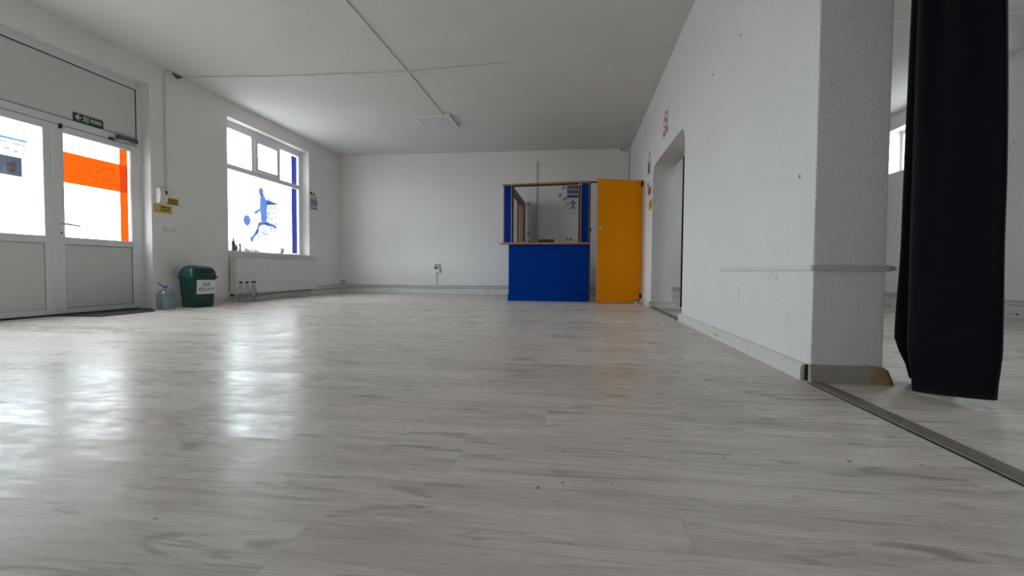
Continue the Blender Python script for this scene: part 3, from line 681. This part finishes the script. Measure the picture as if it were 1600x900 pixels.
# ------------------------------------------------------------------ reception booth
bt = thing('reception_booth', 'blue reception booth with glass front and orange wood edging', 'booth', (-.5, 8.78, 0))
YQ = 8.75
B(-1.243, .238, YQ, YQ+.03, .115, 1.04).build('counter_panel', 'blue', bt)
B(-1.256, .238, YQ-.014, YQ+.03, 0, .118).build('plinth', 'blue', bt, bevel=.004)
lg = MB().prism([(-1.425, 8.70), (-1.36, 8.66), (.246, 8.66), (.246, 9.12), (-1.17, 9.12), (-1.17, 8.86), (-1.425, 8.80)], (0,0,1.04), (1,0,0), (0,1,0), (0,0,1), .034)
lg.build('counter_ledge', 'edge', bt, bevel=.003)
B(-1.330, -1.206, YQ, YQ+.035, 1.074, 2.128).build('side_panel', 'blue', bt)
B(.092, .212, YQ, YQ+.035, 1.074, 2.14).build('side_panel', 'blue', bt)
for x0, x1, d in ((-1.347, -1.330, 0), (-1.206, -1.188, .012), (.058, .078, .012)): B(x0, x1, YQ-.006-d, YQ+.04, 1.074, 2.13).build('edge_strip', 'edge', bt)
B(.212, .222, YQ-.006, YQ+.04, 1.074, 2.15).build('edge_strip', 'edge', bt)
for x0, x1 in ((-1.188, -1.165), (.030, .058), (.078, .092)): B(x0, x1, YQ+.002, YQ+.06, 1.074, 2.12).build('inner_frame', 'navy', bt)
B(.222, .245, YQ-.004, YQ+.14, .0, 2.15).build('door_post', 'maroon', bt)
B(.236, .262, YQ+.02, YQ+.05, 1.28, 1.345).build('strike_plate', 'black', bt, bevel=.003)
MB().prism([(-1.368, 2.125), (.245, 2.155), (.245, 2.187), (-1.368, 2.148)], (0, YQ-.02, 0), (1,0,0), (0,0,1), (0,1,0), .09).build('top_rail', 'edge', bt, bevel=.002)
MB().prism([(-1.165, 2.104), (.03, 2.128), (.03, 2.152), (-1.165, 2.128)], (0, YQ+.004, 0), (1,0,0), (0,0,1), (0,1,0), .05).build('under_rail', 'maroon', bt)
B(.245, XR, YQ+.02, YQ+.06, 2.155, 2.18).build('door_lintel', 'maroon', bt)
gp = B(-1.170, .034, YQ+.022, YQ+.027, 1.074, 2.125).build('glass_pane', 'glass', bt)
# left side of the booth, running back to the wall
B(-1.243, -1.205, YQ+.03, YB-.055, .0, 1.04).build('side_wall', 'blue', bt)
B(-1.235, -1.175, YQ+.06, YB-.06, 2.0, 2.12).build('side_rail', 'navy', bt)
B(-1.235, -1.175, 10.46, 10.93, 1.04, 2.0).build('rear_post', 'navy', bt)
B(-1.237, -1.168, 10.44, 10.46, 1.04, 2.0).build('edge_strip', 'edge', bt)
B(-1.237, -1.205, 9.95, 10.0, 1.04, 2.0).build('mullion', 'maroon', bt)
B(-1.215, -1.209, YQ+.06, 10.45, 1.045, 2.0).build('side_glass', 'glass', bt)
# stickers on the glass
ys = YQ + .0215
st = thing('glass_notice', 'plum notice of three printed blocks on the booth glass', 'notice', (-.07, ys, 1.88))
B(-.188, .030, ys-.0005, ys, 1.877, 2.122).build('backing', 'paper', st)
for i, (z0, z1) in enumerate(((2.046, 2.112), (1.962, 2.036), (1.886, 1.950))):
    q = B(-.182, .024, ys-.0012, ys-.0005, z0, z1).build('text_block', 'sign_plum', st)
    mb = MB()
    for j in range(2 if i < 2 else 1): zc = z1 - (z1-z0)*(.36+.34*j); mb.box(-.168, .012-.02*j, ys-.0017, ys-.0012, zc-.006, zc+.006)
    mb.build('text_lines', 'sign_lilac', q)
def flake(x, z, r, label):
    mb = MB()
    for i in range(3):
        a = math.pi*i/3; u = Vector((math.cos(a), 0, math.sin(a))); w = Vector((-math.sin(a), 0, math.cos(a)))
        mb.prism(rect(-r, r, -r*.13, r*.13), (x, ys-.0002*i-.0004, z), u, w, (0,-1,0), .0002)
        for sgn in (1, -1):
            mb.prism([(sgn*r*.45, 0), (sgn*r*.85, r*.36), (sgn*r*.95, r*.24), (sgn*r*.6, 0), (sgn*r*.95, -r*.24), (sgn*r*.85, -r*.36)], (x, ys-.0002*i-.0012, z), u, w, (0,-1,0), .0002)
    tag(mb.build('snowflake_sticker', 'ice'), label, 'sticker', 'snowflake stickers on the booth glass')
flake(-.238, 2.068, .042, 'topmost pale snowflake sticker left of the plum notice')
flake(-.305, 1.938, .044, 'leftmost pale snowflake sticker on the booth glass')
flake(-.212, 1.868, .042, 'pale snowflake sticker just below the bottom left of the plum notice')
flake(-.160, 1.772, .034, 'lowest pale snowflake sticker beside the blue winter sticker')
flake(-.215, 1.962, .015, 'tiny dark snowflake sticker close to the plum notice')
mb = MB()
for poly in (ell(-.07, 1.838, .022, .02, 14), ell(-.07, 1.79, .034, .036, 16), ell(-.072, 1.728, .03, .028, 16), rect(-.125, -.108, 1.775, 1.845), [(-.04,1.80),(-.012,1.835),(-.004,1.825),(-.03,1.78)], ell(-.112, 1.705, .022, .02, 12), ell(-.03, 1.70, .024, .016, 12), [(-.02,1.79),(.0,1.745),(-.012,1.74),(-.034,1.78)]):
    mb.prism(poly, (0, ys-.0006, 0), *BY, .0004)
o = mb.build('winter_sticker', 'ice'); tag(o, 'blue winter sticker of scattered shapes below the plum notice', 'sticker')
mb = MB()
for poly in (ell(-.07, 1.852, .02, .012, 12), ell(-.066, 1.80, .018, .02, 12), ell(-.08, 1.745, .016, .018, 12), rect(-.122, -.112, 1.78, 1.83)): mb.prism(poly, (0, ys-.0012, 0), *BY, .0004)
mb.build('dark_details', 'ice_dark', o)
# on the counter behind the glass
zc = 1.0755
o = thing('cash_box', 'black box with two red labels on the booth counter', 'box', (-.56, 8.92, zc), local=True)
B(-.145, .145, -.07, .07, 0, .055).build('box_body', 'black', o, bevel=.005)
mb = MB().box(-.147, .147, -.072, .072, .055, .068); mb.build('lid', 'black', o, bevel=.004)
for x in (-.09, .085): MB().prism(ell(x, .052, .032, .011, 16), (0, -.0725, 0), *BY, .001).build('red_label', 'red', o)
o = thing('yellow_tray', 'shallow yellow tray at the left end of the booth counter', 'tray', (-1.035, 8.93, zc), local=True)
MB().lathe([(0,0),(.10,0),(.115,.006),(.118,.026),(.112,.026),(.106,.010),(0,.008)], (0,0,0), 28).build('tray_dish', 'tape', o)
o = MB().tube([(-.90, 8.98, zc+.028), (-.86, 8.97, zc+.016), (-.80, 8.96, zc+.010), (-.72, 8.95, zc+.010)], [.016,.014,.010,.008], 8).build('black_strap', 'black'); tag(o, 'flat black strap lying beside the black box on the booth counter', 'strap')
o = MB().loft([[(-.27+a, 8.90+b, zc+z) for a, b in ell(0,0,r,r*.6,18)] for r, z in ((.05,0),(.055,.006),(.045,.014),(.02,.018))]).build('coin_dish', 'maroon'); tag(o, 'small dark dish on the booth counter beside the green plants', 'dish')
for i, (x, lb) in enumerate(((-.165, 'left one of two little green plants on the booth counter'), (-.105, 'right one of two little green plants on the booth counter'))):
    o = thing('small_plant', lb, 'plant', (x, 8.90, zc), 'little plants on the booth counter', local=True)
    MB().lathe([(0,0),(.016,0),(.022,.045),(.019,.045),(.016,.035),(0,.035)], (0,0,0), 16).build('pot', 'white', o)
    mb = MB(); rr = random.Random(i)
    for j in range(14):
        a = rr.uniform(0, 6.28); t_ = rr.uniform(.2, .9); d = Vector((math.cos(a)*t_, math.sin(a)*t_, 1)).normalized(); L = rr.uniform(.045, .075); sd = Vector((-math.sin(a), math.cos(a), 0))*.008
        b0 = Vector((0,0,.035)); q = [b0, b0+d*L*.5+sd, b0+d*L, b0+d*L*.5-sd]
        up_ = Vector((0,0,.0012))
        A_ = [mb.bm.verts.new(p) for p in q]; B_ = [mb.bm.verts.new(p+up_) for p in q]
        mb.bm.faces.new(A_[::-1]); mb.bm.faces.new(B_)
        for e in range(4): mb.bm.faces.new((A_[e], A_[(e+1) % 4], B_[(e+1) % 4], B_[e]))
    mb.build('leaves', 'leaf', o)
for z, lb in ((2.114, 'upper grey wall socket on the back wall inside the booth'), (1.42, 'lower grey wall socket on the back wall inside the booth')):
    o = thing('wall_socket', lb, 'socket', (-1.10, YB, z-.045), 'grey sockets inside the booth')
    B(-1.148, -1.055, YB-.014, YB, z-.047, z+.047).build('socket_plate', 'pipe', o, bevel=.004)
    MB().lathe([(.026,0),(.026,.004),(.022,.004),(.022,-.004),(0,-.004)], (-1.10, YB-.014, z), 18, (0,-1,0)).build('outlet', 'metal', o)

# yellow door of the booth
yd = thing('hinged_door', 'orange yellow door standing ajar beside the blue booth', 'door', (1.130, 8.73, 0), local=True, rotz=math.atan2(-.335, -.845))
yd['kind'] = 'thing'
B(0, .84, 0, .034, .008, 2.158).build('door_leaf', 'yellow', yd, bevel=.002)
B(.8405, .8425, .0, .034, .008, 2.158).build('edge_band', 'edge', yd)
B(-.003, -.0005, .0, .034, .008, 2.158).build('edge_band', 'black', yd)
kn = MB().lathe([(0,0),(.024,0),(.024,.004),(.010,.008),(.010,.02),(.022,.03),(.024,.042),(.018,.05),(0,.052)], (.79, .034, 1.30), 20, (0,1,0)).build('knob', 'steel', yd)
for z in (.12, 2.10): B(-.012, .03, .030, .046, z-.04, z+.04).build('hinge', 'black', yd, bevel=.004)

# tin on the floor by the door
tn = thing('metal_tin', 'small metal tin with a dark lid on the floor by the yellow door', 'tin', (1.035, 8.36, 0), local=True)
MB().lathe([(0,0),(.042,0),(.044,.003),(.044,.05),(0,.05)], (0,0,0), 24).build('tin_body', 'steel', tn)
MB().lathe([(0,.05),(.046,.05),(.046,.064),(.043,.067),(0,.067)], (0,0,0), 24).build('lid', 'dark', tn)

# ------------------------------------------------------------------ right wall things
ns = thing('no_smoking_sign', 'no-smoking sign with red ring above the archway', 'sign', (XR, 6.64, 2.39))
B(XR-.003, XR, 6.46, 6.83, 2.385, 2.70).build('sheet', 'paper', ns)
mb = MB(); O = ell(0,0,.150,.112,36); I = ell(0,0,.118,.086,36); o3 = Vector((XR-.0035, 6.645, 2.58))
for i in range(36):
    j = (i+1) % 36; mb.prism([O[i], O[j], I[j], I[i]], o3, *RX, .0006)
mb.prism([(-.10,.06),(-.085,.075),(.10,-.06),(.085,-.075)], o3, *RX, .0006)
mb.build('red_ring', 'sign_red', ns)
mb = MB().prism(rect(-.07, .05, -.012, .008), o3, *RX, .0005).prism(rect(.055, .075, -.012, .03), o3, *RX, .0005); mb.build('cigarette', 'ink', ns)
o_ = B(XR-.0045, XR-.003, 6.47, 6.82, 2.392, 2.458).build('red_panel', 'sign_red', ns)
B(XR-.0052, XR-.0045, 6.53, 6.76, 2.418, 2.434).build('text_line', 'paper', o_)
hp = thing('hanging_plaque', 'small picture plaque hanging from a string beside the archway', 'plaque', (XR, 8.03, 2.12))
B(XR-.014, XR-.002, 7.86, 8.19, 2.125, 2.36).build('plaque', 'paper', hp, bevel=.002)
mb = MB().box(XR-.0148, XR-.014, 7.90, 8.15, 2.15, 2.335); pc = mb.build('picture', 'ice', hp)
MB().prism(rect(-.09, .03, -.06, .05), (XR-.0149, 8.03, 2.24), *RX, .0006).build('picture_subject', 'ice_dark', pc)
mb = MB().tube([(XR-.008, 7.88, 2.36), (XR-.006, 8.02, 2.495)], .003, 6).tube([(XR-.008, 8.17, 2.36), (XR-.006, 8.02, 2.495)], .003, 6); mb.build('string', 'dark', hp)
MB().lathe([(0,0),(.006,0),(.006,.012),(0,.012)], (XR, 8.02, 2.495), 8, (-1,0,0)).build('nail', 'metal', hp)
wp = thing('wall_poster', 'white and red notice sheet beside the archway below the plaque', 'poster', (XR, 8.02, 1.71))
B(XR-.003, XR, 7.80, 8.24, 1.715, 2.05).build('sheet', 'paper', wp)
B(XR-.0036, XR-.003, 7.83, 8.16, 1.80, 1.93).build('red_block', 'sign_red', wp)
B(XR-.0036, XR-.003, 8.12, 8.23, 1.945, 2.03).build('dark_block', 'sign_navy', wp)
mb = MB()
for z in (1.735, 1.76): mb.box(XR-.0036, XR-.003, 7.84, 8.19, z, z+.01)
mb.build('text_lines', 'pipe', wp)
yw = thing('warning_sign', 'yellow warning sign lowest beside the archway', 'sign', (XR, 7.89, 1.57))
MB().prism(rrect(7.895, 1.625, .155, .075, .03), (XR, 0, 0), (0,1,0), (0,0,1), (-1,0,0), .003).build('sign_plate', 'sign_yellow', yw)
mb = MB()
for z in (1.60, 1.63, 1.66): mb.box(XR-.0036, XR-.003, 7.79, 8.0, z-.006, z+.006)
mb.build('text_lines', 'ink', yw)
for y, z, lb in ((3.707, 2.268, 'dark wall plug highest in the picture on the right wall'), (4.426, 2.275, 'dark wall plug in the middle of the upper row on the right wall'), (5.087, 2.28, 'dark wall plug of the upper row nearest the archway'), (2.717, 1.053, 'dark wall plug by the near corner of the right wall')):
    o = MB().lathe([(.010,0),(.011,.003),(.007,.004),(.006,.001),(0,.001)], (XR, y, z), 12, (-1,0,0)).build('wall_plug', 'metal'); tag(o, lb, 'wall plug', 'wall plugs on the right wall')
# dado strip pieces
o = B(XR-.014, XR, YE-.004, 4.094, .556, .584).build('dado_strip', 'white', bevel=.003); tag(o, 'white plastic strip along the right wall at knee height', 'strip')
o = MB().prism([(XR-.008, .556), (1.505, .553), (1.545, .560), (1.528, .566), (1.545, .574), (1.50, .582), (XR-.008, .584)], (0, YE, 0), (1,0,0), (0,0,1), (0,-1,0), .014).build('dado_strip', 'pipe', bevel=.002); tag(o, 'greyish plastic strip with a split tip across the wall end', 'strip')
# skirtings of the right wall
br = sempty('baseboard_right', 'white skirting duct along the right wall near the wall end', 'skirting', (XR, 4, 0))
MB().prism([(0,0),(-.036,0),(-.034,.066),(-.022,.082),(0,.084)], (XR, 2.575, 0), (1,0,0), (0,0,1), (0,1,0), 2.93).build('duct', 'skirt', br)
B(XR-.014, XR-.002, 2.560, 2.5755, .004, .080).build('gap_shade', 'dark', br)  # dark block stands in for the shade in the gap at the duct end
for dy, r_ in ((-.06, .009), (-.025, .006), (.02, .011)): MB().prism(ell(-(4.03-dy), .036, r_, r_*.8, 12), (XR-.0352, 0, 0), *RX, .0012).build('vent_hole', 'dark', br)
b2 = sempty('baseboard_arch', 'white skirting round the far pier of the archway', 'skirting', (XR, 8, 0))
B(XR-.03, XR, YA1-.03, 8.72, 0, .075).build('duct', 'skirt', b2, bevel=.004)
MB().prism([(0,0),(-.035,0),(-.025,.07),(0,.078)], (XR-.02, YA1, 0), (0,1,0), (0,0,1), (1,0,0), T+.055).build('return_piece', 'skirt', b2)
B(XR-.035, XR+T+.05, YA1-.045, YA1, .072, .088).build('cap_strip', 'skirt', b2, bevel=.003)
b3 = sempty('baseboard_end', 'taupe skirting across the end of the partition wall', 'skirting', (1.3, YE, 0))
MB().prism([(0,0),(-.034,0),(-.024,.078),(-.012,.086),(0,.086)], (XR-.010, YE, 0), (0,1,0), (0,0,1), (1,0,0), .31).build('duct', 'taupe', b3)
o = MB().loft([[(x, y, z) for x, y, z in r] for r in (
    [(1.430, YE-.034, 0), (1.430, YE, 0), (1.430, YE, .084), (1.430, YE-.020, .084), (1.430, YE-.028, .05)],
    [(1.465, YE-.036, 0), (1.465, YE+.004, 0), (1.465, YE+.003, .086), (1.465, YE-.024, .080), (1.465, YE-.034, .045)],
    [(1.502, YE-.038, 0), (1.502, YE+.02, 0), (1.505, YE+.012, .082), (1.500, YE-.018, .078), (1.504, YE-.030, .05)],
    [(1.532, YE-.036, 0), (1.534, YE+.02, 0), (1.520, YE+.010, .062), (1.518, YE-.012, .066), (1.526, YE-.026, .03)])])
tag(o.build('skirting_stub', 'wood', ang=20), 'broken bare wood end of the skirting at the wall corner', 'wood stub')
# threshold strips
for nm, y0, y1, lb in (('threshold_strip', YF+.02, 2.50, 'long dark brown threshold strip on the floor between the two rooms'), ('threshold_strip', YA0+.03, YA1-.06, 'short brown threshold strip on the floor of the archway')):
    x0 = 1.146 if y1 < 3 else 1.150
    t = thing(nm, lb, 'threshold strip', (1.18, (y0+y1)/2, 0))
    MB().prism([(x0,0),(x0+.002,.006),(x0+.020,.009),(x0+.052,.009),(x0+.070,.005),(x0+.072,0)], (0,y0,0), (1,0,0), (0,0,1), (0,1,0), y1-y0).build('strip_top', 'strip', t)
    B(x0-.008, x0+.001, y0, y1, 0, .002).build('dark_gap', 'black', t)  # black line along the left edge of the strip

# ------------------------------------------------------------------ curtains
def curtain(name, label, stations, folds, thick, rodz, rings_, hem=None):
    """stations: (z, [(x,y) control points]) from the bottom up; the same number of control points at each height"""
    t = thing(name, label, 'curtain', (stations[0][1][0][0], stations[0][1][0][1], stations[0][0]))
    def spline(P, n):
        out = []
        for i in range(len(P)-1):
            p0, p1, p2, p3 = P[max(i-1,0)], P[i], P[i+1], P[min(i+2, len(P)-1)]
            for j in range(n):
                u = j/n; out.append(tuple(.5*((2*p1[k]) + (-p0[k]+p2[k])*u + (2*p0[k]-5*p1[k]+4*p2[k]-p3[k])*u*u + (-p0[k]+3*p1[k]-3*p2[k]+p3[k])*u**3) for k in (0,1)))
        out.append(P[-1]); return out
    rows = []
    zs_ = [s[0] for s in stations]; nz_ = 40
    for a in range(nz_+1):
        z = zs_[0] + (zs_[-1]-zs_[0])*a/nz_
        i = max(k for k in range(len(zs_)) if zs_[k] <= z + 1e-9); i = min(i, len(zs_)-2)
        u = (z-zs_[i])/(zs_[i+1]-zs_[i]); u = u*u*(3-2*u)
        P = [tuple(p[k]*(1-u)+q[k]*u for k in (0,1)) for p, q in zip(stations[i][1], stations[i+1][1])]
        rows.append((z, spline(P, 10)))
    mb = MB(); G = []
    L = len(rows[0][1])
    for z, P in rows:
        G.append([mb.bm.verts.new((x, y, z + (hem(j/(L-1)) if hem else 0)*max(0, 1-(z-zs_[0])/.25))) for j, (x, y) in enumerate(P)])
    for A_, B_ in zip(G, G[1:]):
        for j in range(L-1): mb.bm.faces.new((A_[j], A_[j+1], B_[j+1], B_[j]))
    mb.smooth = True
    mb.build('cloth', 'curtain', t, ang=80, solid=thick)
    return t
base = [(1.74,2.42),(1.76,2.62),(1.70,2.735),(1.64,2.67),(1.655,2.57),(1.60,2.54),(1.55,2.465),(1.535,2.40),(1.56,2.33),(1.60,2.24),(1.645,2.17),(1.67,2.13),(1.70,2.16),(1.72,2.24)]
bot  = [(1.74,2.44),(1.735,2.54),(1.69,2.625),(1.65,2.60),(1.645,2.54),(1.575,2.44),(1.535,2.395),(1.535,2.375),(1.56,2.32),(1.59,2.25),(1.63,2.185),(1.665,2.145),(1.70,2.16),(1.72,2.24)]
low  = [(1.75,2.42),(1.76,2.62),(1.70,2.745),(1.635,2.69),(1.65,2.57),(1.585,2.51),(1.54,2.445),(1.53,2.40),(1.55,2.32),(1.59,2.23),(1.63,2.155),(1.665,2.112),(1.70,2.15),(1.72,2.24)]
top  = [(1.74,2.42),(1.75,2.60),(1.70,2.70),(1.645,2.66),(1.66,2.585),(1.61,2.555),(1.56,2.49),(1.545,2.43),(1.60,2.40),(1.585,2.33),(1.64,2.27),(1.665,2.21),(1.70,2.22),(1.72,2.27)]
rc = curtain('curtain', 'long navy black curtain bunched beside the end of the partition wall', [(.012, bot), (.22, low), (.75, base), (2.62, top)], 0, .006, 2.62, 0, hem=lambda s: .012*math.sin(9*s) + .012*s)
MB().tube([(1.65, YF+.02, 2.66), (1.65, 2.80, 2.66)], .012, 10).build('curtain_rod', 'steel', rc)
B(XR+T, 1.67, 2.70, 2.73, 2.63, 2.69).build('rod_bracket', 'steel', rc)
for y in (2.22, 2.36, 2.50, 2.64): MB().tube([(1.65, y+.0, 2.658), (1.65, y, 2.61)], .004, 6).build('rod_hook', 'steel', rc)
ab = [(1.585+.03*math.sin(i*1.9), 6.66+.062*i) for i in range(14)]
ac = curtain('curtain', 'dark navy curtain drawn back just inside the archway', [(.02, ab), (1.2, [(x, y) for x, y in ab]), (2.30, [(1.585+.8*(x-1.585), y) for x, y in ab])], 0, .006, 2.3, 0)
MB().tube([(1.585, 5.4, 2.33), (1.585, 7.85, 2.33)], .011, 10).build('curtain_rod', 'steel', ac)
for y in (5.42, 7.8): B(XR+T, 1.60, y, y+.03, 2.305, 2.355).build('rod_bracket', 'steel', ac)

# ------------------------------------------------------------------ second room
w2 = sempty('window_2', 'high white window in the far right wall of the second room', 'window', (XF, 8.2, 2.3))
mb = MB(); xw = XF + .20
for r_ in ((7.05, 7.11, 2.30, 3.05), (9.24, 9.30, 2.30, 3.05), (7.11, 9.24, 2.99, 3.05), (7.11, 9.24, 2.30, 2.36), (8.14, 8.20, 2.36, 2.99)): mb.box(xw, xw+.06, *r_)
mb.build('window_frame', 'pvc', w2, bevel=.004)
for y0, y1 in ((7.11, 8.14), (8.20, 9.24)): B(xw+.028, xw+.034, y0, y1, 2.36, 2.99).build('pane', 'pane', w2)
w4 = sempty('added_window_4', 'unseen high white window added beside the viewer to light the second room', 'window', (XF, 2.7, 2.3))  # unseen window, added to brighten the second room
mb = MB()
for r_ in ((1.0, 1.06, 2.30, 3.05), (4.34, 4.40, 2.30, 3.05), (1.06, 4.34, 2.99, 3.05), (1.06, 4.34, 2.30, 2.36), (2.67, 2.73, 2.36, 2.99)): mb.box(xw, xw+.06, *r_)
mb.build('window_frame', 'pvc', w4, bevel=.004)
for y0, y1 in ((1.06, 2.67), (2.73, 4.34)): B(xw+.028, xw+.034, y0, y1, 2.36, 2.99).build('pane', 'pane', w4)
w5 = sempty('added_window_5', 'unseen white window added behind the viewer for light in the second room', 'window', (2.85, YF, 1.2))  # unseen window, added to light the near end of the partition wall
mb = MB(); yw_ = YF-.14
for x0, x1, z0, z1 in ((2.2, 2.26, 1.2, 2.2), (3.44, 3.5, 1.2, 2.2), (2.26, 3.44, 2.14, 2.2), (2.26, 3.44, 1.2, 1.26), (2.82, 2.88, 1.26, 2.14)): mb.box(x0, x1, yw_-.06, yw_, z0, z1)
mb.build('window_frame', 'pvc', w5, bevel=.004)
for x0, x1 in ((2.26, 2.82), (2.88, 3.44)): B(x0, x1, yw_-.034, yw_-.028, 1.26, 2.14).build('pane', 'pane', w5)
struct(B(XF-.02, XF, YF, YB, 0, .12).build('baseboard_far_right', 'skirt', bevel=.003), 'white skirting of the second room', 'skirting')
for lb, z in (('upper heating pipe along the far wall of the second room', .215), ('lower heating pipe along the far wall of the second room', .165)):
    o = MB().tube([(XF-.03, YF+.02, z), (XF-.03, 4, z+.002), (XF-.03, YB-.03, z)], .012, 10).build('heating_pipe', 'pipe'); tag(o, lb, 'pipe', 'heating pipes in the second room')
struct(B(XR+T, XF-.02, YB-.02, YB, 0, .12).build('baseboard_second', 'skirt', bevel=.003), 'white skirting on the back wall of the second room', 'skirting')
for lb, z in (('upper heating pipe seen through the archway', .21), ('lower heating pipe seen through the archway', .16)):
    o = MB().tube([(XR+T+.01, YB-.03, z), (XF-.06, YB-.03, z)], .012, 10).build('heating_pipe', 'pipe'); tag(o, lb, 'pipe', 'heating pipes behind the archway')
o = thing('skirting_vent', 'small dark vent in the skirting of the second room', 'vent', (XF-.02, 6.69, .045))
MB().prism(ell(-6.72, .052, .06, .016, 18), (XF-.02, 0, 0), *RX, .002).build('vent_plate', 'pipe', o)
MB().prism(ell(-6.66, .052, .018, .012, 14), (XF-.0225, 0, 0), *RX, .001).build('vent_hole', 'dark', o)
o = MB().lathe([(.012,0),(.013,.003),(.008,.004),(0,.002)], (XF, 6.842, 2.214), 12, (-1,0,0)).build('wall_plug', 'metal'); tag(o, 'dark wall plug right of the high window in the second room', 'wall plug')

# unseen window left of the entrance door, placed to light the right wall
w3 = sempty('unseen_window_3', 'unseen white framed window left of the entrance door', 'window', (XW, 2.35, .84))
mb = MB()
for r_ in ((1.45, 1.60, .82, 3.08), (3.10, 3.25, .82, 3.08), (1.60, 3.10, 2.96, 3.08), (1.60, 3.10, .82, .88), (1.60, 3.10, 2.252, 2.34), (2.32, 2.38, 2.34, 2.96)): mb.box(XW-.07, XW, *r_)
mb.build('window_frame', 'pvc', w3, bevel=.005)
for r_ in ((1.60, 2.32, 2.34, 2.96), (2.38, 3.10, 2.34, 2.96), (1.60, 3.10, .88, 2.252)): B(XW-.045, XW-.038, *r_).build('pane', 'pane', w3)
B(XL-.16, XL+.035, 1.5, 3.2, .832, .856).build('window_sill', 'white', w3, bevel=.004)

# ------------------------------------------------------------------ daylight
wd = bpy.data.worlds.new('overcast'); bpy.context.scene.world = wd; wd.use_nodes = True
nt = wd.node_tree; bg = nt.nodes['Background']; bg.inputs[1].default_value = SKY
tc = nt.nodes.new('ShaderNodeTexCoord'); sp = nt.nodes.new('ShaderNodeSeparateXYZ'); nt.links.new(tc.outputs['Generated'], sp.inputs[0])
up_f = mth(nt, 'ADD', mth(nt, 'MULTIPLY', sp.outputs[2], 8.), .5, True)          # overcast sky above, paler pavement below
nt.links.new(mixc(nt, up_f, (.34, .36, .36), (.83, .94, 1.0)), bg.inputs[0])
def portal(name, loc, sx, sy, rot):
    l = bpy.data.lights.new(name, 'AREA'); l.shape = 'RECTANGLE'; l.size = sx; l.size_y = sy; l.cycles.is_portal = True
    o = bpy.data.objects.new(name, l); C.objects.link(o); o.location = loc; o.rotation_euler = rot
R90 = math.pi/2
for nm, y0, y1, z0, z1 in (('door_daylight', 3.70, 5.62, .88, 2.11), ('window_daylight', 7.25, 9.52, .85, 2.96), ('side_daylight', 1.58, 3.12, .85, 2.98)):
    portal(nm, (XD-.09, (y0+y1)/2, (z0+z1)/2), z1-z0, y1-y0, (0, -R90, 0))
portal('added_high_daylight', (XF+.29, 2.7, 2.675), .70, 3.3, (0, R90, 0))
portal('added_front_daylight', (2.85, YF-.19, 1.7), 1.2, .95, (R90, 0, 0))
portal('high_daylight', (XF+.29, 8.175, 2.675), .70, 2.2, (0, R90, 0))

# ------------------------------------------------------------------ camera
cam = bpy.data.cameras.new('camera'); co = bpy.data.objects.new('camera', cam); C.objects.link(co)
yaw, pit, rol = .1338, -.0345, .0069
F = Vector((-math.sin(yaw)*math.cos(pit), math.cos(yaw)*math.cos(pit), math.sin(pit)))
R0 = Vector((math.cos(yaw), math.sin(yaw), 0)); U0 = R0.cross(F)
Rr = R0*math.cos(rol) + U0*math.sin(rol); Ur = -R0*math.sin(rol) + U0*math.cos(rol)
co.matrix_world = Matrix(((Rr.x, Ur.x, -F.x, 0), (Rr.y, Ur.y, -F.y, 0), (Rr.z, Ur.z, -F.z, .54), (0,0,0,1)))
cam.sensor_width = 36; cam.lens = 743.25*36/1600; cam.clip_start = .02
sc = bpy.context.scene; sc.camera = co
vs = sc.view_settings; vs.view_transform = 'Standard'; vs.look = 'None'; vs.exposure = 0; vs.gamma = 1; vs.use_curve_mapping = False
sc.cycles.max_bounces = 12; sc.cycles.diffuse_bounces = 6; sc.cycles.transparent_max_bounces = 16
sc.cycles.sample_clamp_indirect = 8
